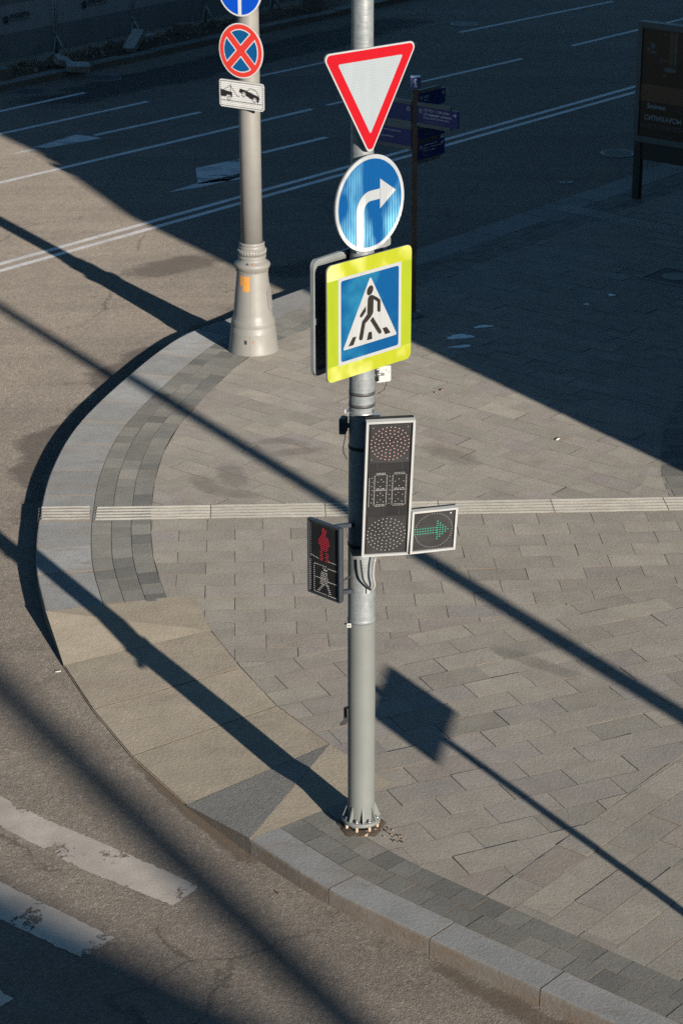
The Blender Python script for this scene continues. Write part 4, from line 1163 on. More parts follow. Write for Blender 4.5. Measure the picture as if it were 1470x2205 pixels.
q.prism(pic([(757, 668), (787, 655), (810, 664), (846, 683), (880, 710), (881, 826), (874, 838), (862, 842), (850, 836), (846, 824), (846, 730), (806, 704), (803, 830), (798, 858), (770, 905), (742, 938), (715, 966), (690, 1130), (680, 1146), (666, 1150), (652, 1144), (648, 1128), (682, 945), (696, 925), (736, 868), (742, 700)]), *Zk, fr, K)
q.prism(pic([(722, 778), (722, 832), (690, 884), (676, 900), (664, 900), (657, 888), (660, 872), (698, 812)]), *Zk, fr, K)
q.prism(pic([(798, 893), (890, 1042), (894, 1060), (884, 1076), (866, 1079), (852, 1064), (770, 935)]), *Zk, fr, K)
for P_ in ([(583, 1115), (620, 1107), (590, 1200), (533, 1217)], [(752, 1062), (787, 1054), (793, 1135), (733, 1150)], [(903, 1018), (950, 1003), (995, 1065), (935, 1085)]): q.prism(pic(P_), *Zk, fr, K)
q.build('face', parent=cs); brackets(cs, fr, (.25, -.25), .16, MP, .096)
# its twin, seen from behind
c2 = c - N45 * .29 - E45 * .0 ; N52 = Vector((math.sin(R(52)), -math.cos(R(52)), 0)); c2 = MP - N45 * .105 - E45 * .045; c2.z = c.z + .01
fr = frame(c2, R(52) + PI)
bs = thing('pedestrian_crossing_sign', c2, 'back of a square grey sign plate behind the yellow crossing sign, turned away', 'road sign')
plate(bs, fr, rect(SZ, SZ, .05), .002, 'sign_back_dark')
q = MB(); IN = rect(SZ - .08, SZ - .08, .04); OUT = rect(SZ, SZ, .06)
o_, e1_, e2_, n_ = fr
for k in range(len(OUT)):
    a, b = OUT[k], OUT[(k + 1) % len(OUT)]; c_, d_ = IN[(k + 1) % len(IN)], IN[k]
    pt = lambda p, z: o_ + e1_ * p[0] + e2_ * p[1] + n_ * z
    q.face([pt(a, -.03), pt(b, -.03), pt(c_, -.026), pt(d_, -.026)], 'sign_back'); q.face([pt(a, -.03), pt(b, -.03), pt(b, 0), pt(a, 0)], 'sign_back'); q.face([pt(d_, -.026), pt(c_, -.026), pt(c_, -.004), pt(d_, -.004)], 'sign_back')
q.build('rim', parent=bs)
q = MB(); q.prism(rect(SZ - .004, SZ - .004, .05), .0005, .0015, fr, 'green_fluo'); q.prism(rect(.66, .665, .012), .0015, .003, fr, 'white_flat'); q.prism(rect(.605, .615, .02), .003, .0042, fr, 'blue_flat'); q.prism(rounded([(-.295, -.235), (.295, -.235), (0, .275)], .012), .0042, .0054, fr, 'white_flat'); q.build('face', parent=bs)
q = MB(); q.prism(rect(.03, .05, .004, (SZ / 2 - .03, -.02)), -.036, -.031, fr, 'box_white'); q.build('sticker', parent=bs)
brackets(bs, fr, (.26, -.24), .16, MP, .096)

# ------------------------------------------------------------------ the ornate lamp column with its signs
LP = at(546, 751)
lamp = thing('street_lamp', LP, 'cream grey ornate lamp column with a flared cast base at the far kerb', 'street lamp')
zz = {v: hgt(LP, v) for v in (751, 742, 716, 712, 708, 703, 700, 696, 692, 687, 683, 679, 672, 579, 575, 568, 562, 558, 553, 549, 545, 541, 537, 533, 529, 525, 522, 518, 515)}
def rad(px): return px / 2 / 160.6
prof = [(rad(109), 0), (rad(109), .012), (rad(107), .03), (rad(98.5), .27), (rad(98.5), .285), (rad(96.5), .295), (rad(96.8), .335), (rad(94.5), .345), (rad(94.5), .36), (rad(95), .37), (rad(95), .41), (rad(92), .44), (rad(86), .475), (rad(84), .52), (rad(66), 1.10)]
q = MB(); q.lathe(LP, prof, 64, 'lamp_paint', cap=False); q.build('casing', parent=lamp)
prof2 = [(rad(64), 1.10), (rad(70), 1.125), (rad(76.5), 1.165), (rad(77.5), 1.185), (rad(75), 1.205), (rad(66), 1.225), (rad(58), 1.25), (rad(57), 1.27), (rad(60), 1.285), (rad(60), 1.30), (rad(53), 1.315)]
q = MB(); q.lathe(LP, prof2, 64, 'lamp_paint', cap=False); q.build('flared_collar', parent=lamp)
q = MB(); q.lathe(LP, [(rad(53), 1.315), (rad(57), 1.325), (rad(60), 1.345), (rad(60), 1.37), (rad(57), 1.395), (rad(54), 1.405)], 160, 'lamp_paint', lambda t, z: 1 + .02 * math.sin(30 * t) * abs(math.sin(60 * t * .5 + z * 40)), cap=False)
for k in range(30):
    a = 2 * PI * k / 30; d = Vector((math.cos(a), math.sin(a), 0)); r_ = rad(60)
    q.tube(LP + d * (r_ - .012) + Vector((0, 0, 1.325)), LP + d * (r_ + .0) + Vector((0, 0, 1.392)), .012, .008, 6, 'lamp_paint')
q.build('leaf_ring', parent=lamp)
q = MB(); q.lathe(LP, [(rad(54), 1.405), (rad(55), 1.415), (rad(55), 1.43), (rad(52.5), 1.438), (rad(52.5), 1.452), (rad(54.5), 1.458), (rad(54.5), 1.475), (rad(52), 1.485), (rad(51), 1.492), (rad(49), 1.485), (rad(46), 1.46)], 64, 'lamp_paint', cap=False); q.build('top_ring', parent=lamp)
q = MB(); q.lathe(LP, [(.141, 1.40), (.140, 3.0), (.1385, 5.2), (.12, 9.0), (.10, 9.05)], 48, 'lamp_paint'); q.build('shaft', parent=lamp)
def casing_r(z):
    for (r0, z0), (r1, z1) in zip(prof, prof[1:]):
        if z0 <= z <= z1 and z1 > z0: return r0 + (r1 - r0) * (z - z0) / (z1 - z0)
    return prof[-1][0]
def on_casing(mb, pts, o0, o1, m, am):
    """plate lying on the cast base, outline in (metres round, height)"""
    top = []; bot = []
    for x, z in pts:
        r_ = casing_r(z); a = am + x / r_; d = Vector((math.cos(a), math.sin(a), 0)); top.append(LP + d * (r_ + o1) + Vector((0, 0, z))); bot.append(LP + d * (r_ + o0) + Vector((0, 0, z)))
    k = len(pts); mb.mesh(top + bot, [tuple(range(k))] + [((i + 1) % k, i, k + i, k + (i + 1) % k) for i in range(k)], m)
def band_on(mb, x0, x1, z0, z1, o1, m, am, nz=1, nx=6):
    for i in range(nx):
        for j in range(nz):
            on_casing(mb, [(x0 + (x1 - x0) * a, z0 + (z1 - z0) * b) for a, b in ((i / nx, j / nz), ((i + 1) / nx, j / nz), ((i + 1) / nx, (j + 1) / nz), (i / nx, (j + 1) / nz))], -.002, o1, m, am)
fa = R(-96)
q = MB()
for z0, z1 in ((.012, .27), (.345, .36), (.37, .43), (.52, 1.1)): band_on(q, -.0035, .0035, z0, z1, .0015, 'seam', fa, 8, 1)
q.build('seam', parent=lamp)
q = MB(); hexa = [(-.055, .62), (.0, .565), (.085, .61), (.085, .86), (.03, .93), (-.055, .84)]
on_casing(q, hexa, -.002, .012, 'lamp_paint', R(-22)); q.build('access_door', parent=lamp)
for x0, x1, dk in ((-.155, -.045, 1), (.03, .16, 0)):
    q = MB(); pill = rounded([(x0, .155), (x1, .155), (x1, .212), (x0, .212)], .028, 5); on_casing(q, pill, -.002, .0015, 'lamp_paint' , fa)
    on_casing(q, [(x1 - .034, .157), (x1 + .0, .157), (x1 + .0, .21), (x1 - .034, .21)] if dk else [(x0 + .004, .16), (x0 + .02, .16), (x0 + .02, .205), (x0 + .004, .205)], 0, .0025, 'blackish' if dk else 'rust', fa)  # slots lie flat: dark end painted as the shaded side of the recess
    on_casing(q, [(x0 + .01, .209), (x1, .209), (x1, .216), (x0 + .01, .216)], 0, .0022, 'seam', fa); q.build('hand_slot', parent=lamp)  # thin dark strip painted as shadow along the slot's edge
q = MB(); band_on(q, -.105, -.005, .86, 1.06, .002, 'orange_label', fa, 2, 4)
for (x0, x1, z0, z1) in ((-.09, -.02, .992, .996), (-.06, -.056, .955, .992), (-.085, -.025, 1.015, 1.019)): on_casing(q, [(x0, z0), (x1, z0), (x1, z1), (x0, z1)], .001, .003, 'seam', fa)
q.build('orange_sticker', parent=lamp)
q = MB(); band_on(q, -.155, -.118, .93, 1.06, .002, 'orange_label', fa, 2, 2); q.build('orange_sticker', parent=lamp)
q = MB()
for a_, mt_ in ((-.035, 'blackish'), (.04, 'rust')):
    an = fa + a_ * 5; d = Vector((math.cos(an), math.sin(an), 0)); q.tube(LP + d * .2 + Vector((0, 0, 1.225)), LP + d * .213 + Vector((0, 0, 1.228)), .017, .012, 8, mt_)
for k in range(40):
    a = 2 * PI * k / 40; d = Vector((math.cos(a), math.sin(a), 0)); q.box(LP + d * (rad(66) + .002) + Vector((0, 0, 1.103)), (.014, .022, .02), [d, Vector((-d.y, d.x, 0)), Vector((0, 0, 1))], 'lamp_paint' if k % 4 else 'seam')
q.build('rivets', parent=lamp)

yaw = YL
c = sign_centre(518.5, 108.5, .17, LP, yaw); fr = frame(c, yaw)
ns = thing('no_stopping_sign', c, 'round red and blue no stopping sign with a diagonal cross on the lamp column', 'road sign')
plate(ns, fr, circle(.35, 64))
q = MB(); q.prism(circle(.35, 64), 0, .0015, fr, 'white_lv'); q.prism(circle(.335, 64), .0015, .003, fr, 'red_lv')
for k in range(4):
    a0 = k * PI / 2
    # a white edged blue quarter between the two red bars
    def quarter(r_, off):
        hw = math.asin(min(1, off / r_)); pts = [(r_ * math.cos(t), r_ * math.sin(t)) for t in [-PI / 4 + hw + (PI / 2 - 2 * hw) * j / 14 for j in range(15)]]
        return [(off * math.sqrt(2), 0)] + pts
    rot = lambda P, a: [(x * math.cos(a) - y * math.sin(a), x * math.sin(a) + y * math.cos(a)) for x, y in P]
    q.prism(rot(quarter(.275, .045), a0), .003, .0042, fr, 'white_lv'); q.prism(rot(quarter(.262, .058), a0), .0042, .0054, fr, 'blue_lv')
q.build('face', parent=ns); brackets(ns, fr, (.17, -.17), .12, LP, .14)
c = sign_centre(520, 203.8, .17, LP, yaw); fr = frame(c, yaw)
tw = thing('tow_away_plate', c, 'small white tow away plate with a black car drawing below the no stopping sign', 'road sign')
plate(tw, fr, rect(.715, .355, .04))
q = MB(); q.prism(rect(.715, .355, .04), 0, .0015, fr, 'white_lh'); 
OUTL, INL = rect(.683, .323, .03), rect(.669, .309, .025); o_, e1_, e2_, n_ = fr
for k in range(len(OUTL)):
    P_ = [OUTL[k], OUTL[(k + 1) % len(OUTL)], INL[(k + 1) % len(INL)], INL[k]]; q.face([o_ + e1_ * x + e2_ * y + n_ * .0022 for x, y in P_], 'black_print')
K = 'black_print'
q.prism(stroke([(-.33, -.092), (.335, -.092)], .007), .0015, .0026, fr, K)                       # ground line
q.prism([(-.333, .045), (-.15, .022), (-.15, -.045), (-.172, -.045), (-.18, -.02), (-.235, -.02), (-.25, -.045), (-.333, -.045)][::-1], .0015, .003, fr, K)
q.prism(circle(.027, 20, (-.205, -.062)), .003, .0036, fr, K); q.prism(circle(.019, 16, (-.205, -.062)), .0036, .0042, fr, 'white_lh')
q.prism(stroke([(-.175, .02), (-.175, .125)], .007), .0015, .0026, fr, K); q.prism(stroke([(-.292, .04), (-.175, .105), (-.07, -.02), (-.03, -.02)], .006), .0026, .0034, fr, K)
ca_, sa_ = math.cos(R(-18)), math.sin(R(-18)); car = lambda P, sc=1: [(.12 + x * ca_ - y * sa_, .005 + x * sa_ + y * ca_) for x, y in P]
q.prism(car([(-.16, -.02), (-.115, -.02), (-.10, .008), (-.06, .008), (-.045, -.022), (.07, -.03), (.08, -.005), (.12, -.005), (.135, -.03), (.165, -.03), (.17, .03), (.15, .05), (-.04, .045), (-.16, .032)]), .0015, .003, fr, K)
q.prism(stroke(car([(-.05, .045), (.0, .10), (.09, .105), (.148, .05)]), .007), .0015, .0026, fr, K)
for x in (-.08, .102):
    (xx, yy), = car([(x, -.022)]); q.prism(circle(.033, 20, (xx, yy)), .003, .0036, fr, 'white_lh'); q.prism(circle(.028, 20, (xx, yy)), .0036, .0042, fr, K); q.prism(circle(.020, 16, (xx, yy)), .0042, .0048, fr, 'white_lh')
q.build('face', parent=tw); brackets(tw, fr, (0,), .12, LP, .14)
c = sign_centre(515.5, -26, .17, LP, yaw); fr = frame(c, yaw)
bt = thing('parity_parking_sign', c, 'round blue sign with a white vertical bar, cut by the top of the photo', 'road sign')
plate(bt, fr, circle(.35, 64))
q = MB(); q.prism(circle(.35, 64), 0, .0015, fr, 'white_lv'); q.prism(circle(.328, 64), .0015, .003, fr, 'blue_top'); q.prism(rect(.052, .655), .003, .0042, fr, 'white_lv'); q.build('face', parent=bt); brackets(bt, fr, (.17, -.17), .12, LP, .14)

# ------------------------------------------------------------------ wayfinding post in the shade
WP = at(889, 680)
wf = thing('wayfinding_post', WP, 'dark wayfinding post with navy direction boards and an information cube on top', 'signpost')
q = MB(); q.box(WP + Vector((0, 0, 1.6)), (.075, .075, 3.2), m='wood_brown'); q.build('post', parent=wf)
q = MB(); q.lathe(WP, [(.145, 0), (.145, .02), (.12, .05), (.10, .07), (.05, .075)], 32, 'rail_grey'); q.build('base', parent=wf)
cb = WP + Vector((0, 0, 3.30)); q = MB(); fr = frame(cb + Vector((0, -.066, 0)), 0)
q.box(cb, (.132, .132, .15), m='navy'); q.prism(rect(.134, .134), .0755, .079, (cb, Vector((1, 0, 0)), Vector((0, 1, 0)), Vector((0, 0, 1))), 'navy_top')
q.prism(rect(.026, .07, 0, (0, -.018)), 0, .002, fr, 'white_print'); q.prism(rect(.05, .014, 0, (0, -.052)), 0, .0022, fr, 'white_print'); q.prism(rect(.025, .013, 0, (-.012, .012)), 0, .0022, fr, 'white_print'); q.prism(circle(.015, 14, (0, .04)), 0, .002, fr, 'white_print'); q.build('information_cube', parent=wf)
def board(z, hh, Ln, yaw, side, lines, arrow=True, icon=True):
    """one direction board with its grey rails; side = +1 reaches along the board's own x"""
    c_ = WP + Vector((0, 0, z)); fr = frame(c_ - Vector((math.sin(yaw), -math.cos(yaw), 0)) * -.02, yaw); xs = (.045, .045 + Ln) if side > 0 else (-.045 - Ln, -.045)
    cx_ = (xs[0] + xs[1]) / 2
    q = MB(); q.prism(rect(Ln, hh, .012, (cx_, 0)), -.028, 0, fr, 'navy')
    for s_ in (-1, 1): q.prism(rect(Ln * .82, .05, 0, (cx_ - side * Ln * .09, s_ * (hh / 2 + .022))), -.034, .006, fr, 'rail_grey')
    x0 = xs[0] + .03
    if icon:
        ix = x0 + .03 if side > 0 else xs[1] - .06
        q.prism(rect(.06, .045, 0, (ix, hh / 2 - .075)), 0, .0015, fr, 'dim_print'); q.prism([(ix - .037, hh / 2 - .052), (ix + .037, hh / 2 - .052), (ix, hh / 2 - .03)], 0, .0015, fr, 'dim_print'); q.prism(rect(.012, .035, 0, (ix, hh / 2 - .078)), .0015, .002, fr, 'navy')
    for i, (t, sz, y) in enumerate(lines): words(q, t, sz, fr, xs[0] + (.115 if side > 0 else .04), hh / 2 - y, .0016, 'white_print' if sz > .033 else 'dim_print')
    if arrow:
        ax = xs[1] - .055; ay = hh / 2 - .06
        for P_ in ([(ax - .03, ay), (ax + .02, ay)], [(ax, ay + .024), (ax + .022, ay), (ax, ay - .024)]): q.prism(stroke(P_, .009), 0, .0016, fr, 'white_print')
    return q.build('direction_board', parent=wf)
board(2.875, .235, .70, R(-40), 1, [('ГБПОУ г. Москвы', .052, .065), ('«Академия джаза»', .052, .118), ('Moscow State Jazz Academy', .038, .16), ('8 мин    Таганская ул., д. 46, стр. 1', .022, .21)])
board(2.875, .235, .70, R(-40), -1, [('8 мин', .024, .215), ('Таганская ул., стр. 2', .024, .19)], False)
board(2.53, .235, .70, R(-40), -1, [('Храм Покрова Генеральный', .034, .06), ('Почётный', .034, .105), ('ул. Преображенский', .034, .15), ('Pokrovsky church', .024, .18), ('Таганская ул., д. 17', .024, .215)], False, False)
board(3.03, .21, .60, R(50), 1, [('Музей', .04, .075), ('Museum', .034, .12)])
board(2.62, .25, .60, R(50), 1, [('Библиотека № 12', .04, .06), ('им. Л. Н. Толстого', .04, .11), ('Library', .026, .15), ('Земляной вал', .024, .2)], False)
board(2.33, .235, .60, R(50), 1, [('Библиотека № 27', .036, .055), ('им. Н. Г. Чернышевского', .036, .095), ('Детский отдел', .036, .135), ('Library No 27', .024, .17), ('Children section', .022, .2)])

# ------------------------------------------------------------------ advertising stand
AP = at(1369.5, 426)
ad = thing('advertising_stand', AP, 'dark advertising stand with a framed brown poster on two legs at the right edge', 'billboard')
ya = R(-40); WA = 1.9; e1 = Vector((math.cos(ya), math.sin(ya), 0)); n_ = Vector((math.sin(ya), -math.cos(ya), 0))
for s_ in (0.06, WA - .06):
    q = MB(); q.box(AP + e1 * (s_ - .06) + Vector((0, 0, .5)), (.13, .10, 1.0), [e1, n_, Vector((0, 0, 1))], 'ad_post'); q.build('leg', parent=ad)
z0, z1 = hgt(AP, 302), hgt(AP, 44)
fr = frame(AP + e1 * (WA / 2 - .08) + Vector((0, 0, (z0 + z1) / 2)), ya); HA = z1 - z0
q = MB(); q.prism(rect(WA, HA), -.09, .04, fr, 'ad_post'); q.prism(rect(WA, .30, 0, (0, -HA / 2 - .15)), -.07, .03, fr, 'ad_post'); q.build('cabinet', parent=ad)
q = MB()
for s_ in (-1, 1):
    q.prism(rect(.085, HA, 0, (s_ * (WA / 2 - .0425), 0)), .04, .065, fr, 'ad_frame'); q.prism(rect(WA - .172, .1, 0, (0, s_ * (HA / 2 - .05))), .04, .0645, fr, 'ad_frame')
q.build('frame', parent=ad)
q = MB(); q.prism(rect(WA - .17, HA - .2), .0405, .043, fr, 'poster_dark')
x0, x1, yb, yt = -WA / 2 + .085, WA / 2 - .085, -HA / 2 + .1, HA / 2 - .1; zt = .0436
q.face([fr[0] + fr[1] * x + fr[2] * y + fr[3] * .0433 for x, y in ((x0, yb + .62), (x1, yb + .62), (x1, yt), (x0, yt))], 'poster_scene') if False else None
for xx, yy, ww, h_, mm in ((.0, yb + .73, x1 - x0, .28, 'poster_tan'), (x0 + .56, yt - .3, .07, .55, 'poster_tan'), (x0 + .64, yt - .3, .05, .55, 'poster_print_dim'), (x0 + .76, yt - .28, .12, .5, 'poster_red')): q.prism(rect(ww, h_, 0, (xx, yy)), .043, zt, fr, mm)
for (xx, yy, a, b) in ((x0 + .22, yt - .38, .07, .02), (x0 + .12, yt - .34, .03, .025), (x0 + .2, yt - .28, .035, .05), (x0 + .55, yt - .64, .12, .04), (x0 + .38, yt - .5, .02, .04)):
    q.prism([(xx + a * math.cos(2 * PI * k / 20) * (1 + .15 * math.sin(3 * k)), yy + b * math.sin(2 * PI * k / 20)) for k in range(20)], zt, zt + .0006, fr, 'poster_white')
for k in range(70):
    xx, yy = random.uniform(x0 + .03, x1 - .03), random.uniform(yt - .75, yt - .05); a = random.uniform(.01, .06)
    q.prism([(xx + a * math.cos(2 * PI * j / 9) * random.uniform(.6, 1.2), yy + a * .5 * math.sin(2 * PI * j / 9) * random.uniform(.6, 1.2)) for j in range(9)], zt, zt + .0003 + k * 4e-6, fr, random.choice(['poster_tan', 'poster_dark', 'poster_red', 'poster_print_dim', 'poster_dark']))
words(q, 'Sminex', .125, fr, x0 + .14, yb + .48, zt + .001, 'poster_print'); words(q, 'Надёжный застройщик', .035, fr, x0 + .72, yb + .53, zt + .001, 'poster_print_dim'); words(q, 'жилых домов', .035, fr, x0 + .72, yb + .48, zt + .001, 'poster_print_dim')
words(q, 'СИТИХАУСЫ С ПАРКОМ', .112, fr, x0 + .10, yb + .285, zt + .001, 'poster_print'); words(q, 'В ИСТОРИЧЕСКОМ ЦЕНТРЕ', .112, fr, x0 + .02, yb + .145, zt + .001, 'poster_print_dim'); words(q, 'Проектная декларация на сайте', .03, fr, x0 + .2, yb + .03, zt + .001, 'poster_print_dim')
q.build('poster', parent=ad)

# ------------------------------------------------------------------ hoarding along the far pavement
fpx = [at(121, 112), at(279, 74), at(414, 45)]
fdir = fd; 
base0 = at(121, 112); 
pitch_ = ((at(279, 74) - base0).dot(fdir) + (at(414, 45) - base0).dot(fdir) / 2) / 2
UP = Vector((0, 0, 1))
names = ['grey mesh hoarding panel with a round emblem at the far left edge of the photo', 'grey mesh hoarding panel with a round emblem above the tilted slab', 'plain grey mesh hoarding panel right of the two emblem panels', 'plain grey mesh hoarding panel behind the blue and red signs of the lamp column', 'grey mesh hoarding panel at the very top beside the traffic pole']
ya = math.atan2(fd.y, fd.x)
for k in range(-1, 4):
    b0 = base0 + fdir * pitch_ * k; Lp = pitch_ - .10; ctr = b0 + fdir * (pitch_ / 2) ; ctr.z = -.02
    root = thing('hoarding_panel', ctr, names[k + 1], 'fence panel', 'hoarding panels along the far pavement')
    fr = frame(ctr + UP * 1.13, ya); HH = 2.1
    q = MB(); nx = 24
    for i in range(nx):
        xa, xb = -Lp / 2 + Lp * i / nx, -Lp / 2 + Lp * (i + 1) / nx; g = lambda x: .015 * math.sin(x * 5 + k) + .01 * math.sin(x * 13)
        for ya_, yb_, mm in ((-HH / 2, -.47, 'banner'), (-.47, .15, 'banner_light'), (.15, HH / 2, 'banner')):
            nr = max(1, int((yb_ - ya_) / .06)) 
            for j in range(nr):
                y0_, y1_ = ya_ + (yb_ - ya_) * j / nr, ya_ + (yb_ - ya_) * (j + 1) / nr
                pt = lambda x, y, z: fr[0] + fr[1] * x + fr[2] * y + fr[3] * (z + g(x))
                zc = .012 if mm == 'banner' else 0.003
                ym_ = (y0_ + y1_) / 2
                q.face([pt(xa, y0_, 0), pt(xb, y0_, 0), pt(xb, ym_, zc), pt(xa, ym_, zc)], mm, True); q.face([pt(xa, ym_, zc), pt(xb, ym_, zc), pt(xb, y1_, 0), pt(xa, y1_, 0)], mm, True)
    q.build('mesh_banner', parent=root)
    q = MB()
    for s_ in (-1, 1): q.tube(fr[0] + fr[1] * s_ * (Lp / 2 + .015) - UP * 1.12, fr[0] + fr[1] * s_ * (Lp / 2 + .015) + UP * 1.1, .03, .03, 10, 'post_galv')
    q.tube(fr[0] - fr[1] * Lp / 2 + UP * 1.06, fr[0] + fr[1] * Lp / 2 + UP * 1.06, .02, .02, 8, 'post_galv')
    q.build('frame', parent=root)
    if k < 1:
        q = MB(); lx, ly = (-.25, -.17) if k < 0 else (-.34, -.16)
        f2 = (fr[0], fr[1], fr[2], fr[3])
        for a in range(12):
            a0_, a1_ = 2 * PI * a / 12 + .05, 2 * PI * (a + .72) / 12 + .05
            q.prism([(lx + .02 * math.cos(a0_), ly + .02 * math.sin(a0_)), (lx + .085 * math.cos(a0_), ly + .085 * math.sin(a0_)), (lx + .09 * math.cos((a0_ + a1_) / 2), ly + .09 * math.sin((a0_ + a1_) / 2)), (lx + .085 * math.cos(a1_), ly + .085 * math.sin(a1_)), (lx + .02 * math.cos(a1_), ly + .02 * math.sin(a1_))], .028, .034, f2, 'banner_print')
        words(q, 'РОССЕТИ', .125, f2, lx + .13, ly + .005, .036, 'banner_print', thick=.006); words(q, 'МОСКОВСКИЙ РЕГИОН', .052, f2, lx + .13, ly - .065, .036, 'banner_print'); q.build('emblem', parent=root)
    # foot
    q = MB(); f0 = b0.copy(); f0.z = -.02
    for s_ in (-1, 1): q.tube(f0 + fn * (-s_ * .30) + UP * .02, f0 + UP * .5, .018, .018, 8, 'post_galv'); q.tube(f0 + fdir * (s_ * .18) - fn * .1 + UP * .02, f0 + UP * .42, .016, .016, 8, 'post_galv')
    q.build('stand', parent=root)


def block(u, v, size, yaw, rx, ry, label, m='concrete', z=-.02, name='concrete_slab', group='loose slabs by the hoarding'):
    c_ = at(u, v, z + size[2] / 2 + abs(math.sin(rx)) * size[1] / 2 + abs(math.sin(ry)) * size[0] / 2)
    M = Matrix.Rotation(yaw, 3, 'Z') @ Matrix.Rotation(rx, 3, 'X') @ Matrix.Rotation(ry, 3, 'Y')
    q = MB(); e = .012; a, b, d = size[0] / 2, size[1] / 2, size[2] / 2
    outl = rounded([(-a, -b), (a, -b), (a, b), (-a, b)], .015, 3)
    q.prism(outl, -d, d, (c_, M.col[0], M.col[1], M.col[2]), m)
    return tag(q.build(name, loc=c_), label, 'slab', group)
block(289, 86, (.30, .62, .12), R(-25), R(35), 0, 'pale slab leaning steeply against the second fence post')
block(168, 143, (.50, .34, .13), R(12), R(8), R(4), 'pale slab lying over the kerb edge onto the road')
block(134, 130, (.34, .26, .13), R(35), R(18), R(14), 'small pale slab propped beside the first fence post, the right one of two')
block(119, 128, (.14, .36, .12), R(-40), R(20), 0, 'narrow pale slab wedged at the foot of the first fence post')
block(98, 128, (.24, .36, .16), R(-35), R(25), 0, 'dark brown block tilted left of the narrow pale slab', 'old_concrete')
block(255, 90, (.4, .3, .12), R(40), R(5), 0, 'low dark slab left of the steep leaning slab', 'old_concrete')
block(315, 78, (.5, .26, .08), R(50), 0, 0, 'thin pale plank slab lying behind the steep leaning slab')
block(392, 60, (.34, .3, .22), R(45), 0, 0, 'dark block beside the third fence foot', 'old_concrete')
block(2, 158, (.3, .4, .26), R(40), 0, 0, 'brown block cut by the left edge of the photo', 'old_concrete')
block(672, 8, (.5, .3, .3), R(50), 0, 0, 'dark crate shaped block under the last fence panel', 'old_concrete')
q = MB()
for k in range(260):
    t = random.uniform(-3, 9.5); d_ = random.uniform(.45, 1.6); p = fk0 + fd * t + fn * d_; s_ = random.uniform(.015, .09); M = Matrix.Rotation(random.uniform(0, 6), 3, Vector((random.random(), random.random(), 1)).normalized())
    q.box((p.x, p.y, -.02 + s_ * .3), (s_, s_ * random.uniform(.5, 1.2), s_ * random.uniform(.4, .9)), [M.col[0], M.col[1], M.col[2]], random.choice(['rubble', 'old_concrete', 'dirt']))
o = q.build('rubble'); o['kind'] = 'stuff'; o['label'] = 'broken brick and stone rubble scattered under the hoarding'; o['category'] = 'rubble'

# ------------------------------------------------------------------ litter on the pavement
def litter(u, v, L, W_, yaw, label, m, cat, z=0.0, hh=.012, name='litter'):
    c_ = at(u, v, z); q = MB(); e1 = Vector((math.cos(yaw), math.sin(yaw), 0)); e2 = Vector((-e1.y, e1.x, 0)); k = 9
    p = [(L / 2 * math.cos(2 * PI * j / k) * random.uniform(.75, 1.1), W_ / 2 * math.sin(2 * PI * j / k) * random.uniform(.75, 1.1)) for j in range(k)]
    q.prism(p, .003, .003 + hh, (c_, e1, e2, Vector((0, .15, 1)).normalized()), m); return tag(q.build(name, loc=c_), label, cat)
c_ = at(1201, 947); q = MB(); d = Vector((math.cos(R(50)), math.sin(R(50)), 0)); q.tube(c_ + d * -.035 + UP * .011, c_ + d * .02 + UP * .011, .01, .01, 8, 'plastic_litter'); q.tube(c_ + d * .02 + UP * .011, c_ + d * .045 + UP * .011, .0102, .0102, 8, 'leaf_brown'); tag(q.build('cigarette_butt', loc=c_), 'cigarette butt on the sunlit paving near the shadow edge', 'cigarette butt')
litter(952, 840, .07, .03, R(50), 'dark brown leaf beside a paving joint near the crossing sign', 'leaf_brown', 'leaf')
litter(938, 846, .035, .02, R(20), 'small dark leaf scrap left of the brown leaf', 'leaf_brown', 'leaf')
litter(125, 1447, .07, .02, R(20), 'scrap of pale litter in the gutter at the dropped kerb', 'plastic_litter', 'litter', RZ + .004, .004)
litter(600, 1926, .035, .012, R(-60), 'dry twig scrap lying on the asphalt near the right kerb', 'leaf_brown', 'twig', RZ + .004)
q = MB(); c_ = at(848, 1803)
for k in range(16):
    p = c_ + Vector((random.uniform(-.09, .11), random.uniform(-.09, .13), 0)); s_ = random.uniform(.006, .014); q.box(p + UP * s_ * .4, (s_, s_ * 1.3, s_), [Vector((.8, .6, 0)), Vector((-.6, .8, 0)), UP], random.choice(['seam', 'leaf_brown', 'dirt']))
o = q.build('gravel'); o['kind'] = 'stuff'; o['label'] = 'crumbs of mortar scattered on the pavers beside the pole foot'; o['category'] = 'gravel'

# ------------------------------------------------------------------ what throws the shadows from outside the picture
az = Vector((sdir.x, sdir.y, 0)).normalized(); tanel = math.tan(SUN_EL)
def building(name, pts, h0, h1, label, z0=RZ - .02, n_floor=4):
    ctr = sum((Vector((*p, 0)) for p in pts), Vector()) / len(pts); root = thing(name, (ctr.x, ctr.y, 0), label, 'building')
    q = MB(); q.prism(ccw(pts), h0 if h0 else z0, h1, m='facade'); q.build('wall', parent=root)
    P_ = ccw(pts)
    for i in range(len(P_)):
        a, b = Vector((*P_[i], 0)), Vector((*P_[(i + 1) % len(P_)], 0)); L = (b - a).length; d = (b - a) / L; nn = Vector((d.y, -d.x, 0)); n = int((L - 1.4) / 2.6)
        for j in range(n):
            for f in range(n_floor):
                zc = 2.0 + f * (h1 - 2.0) / n_floor + .2
                if zc + 1.2 > h1: continue
                c_ = a + d * (1.4 + j * 2.6 + .6); fr = (Vector((c_.x, c_.y, zc)), d, UP, nn); q = MB(); q.prism(rect(1.2, 1.7), .003, .03, fr, 'glass_dark'); q.build('window', parent=root)
    return root
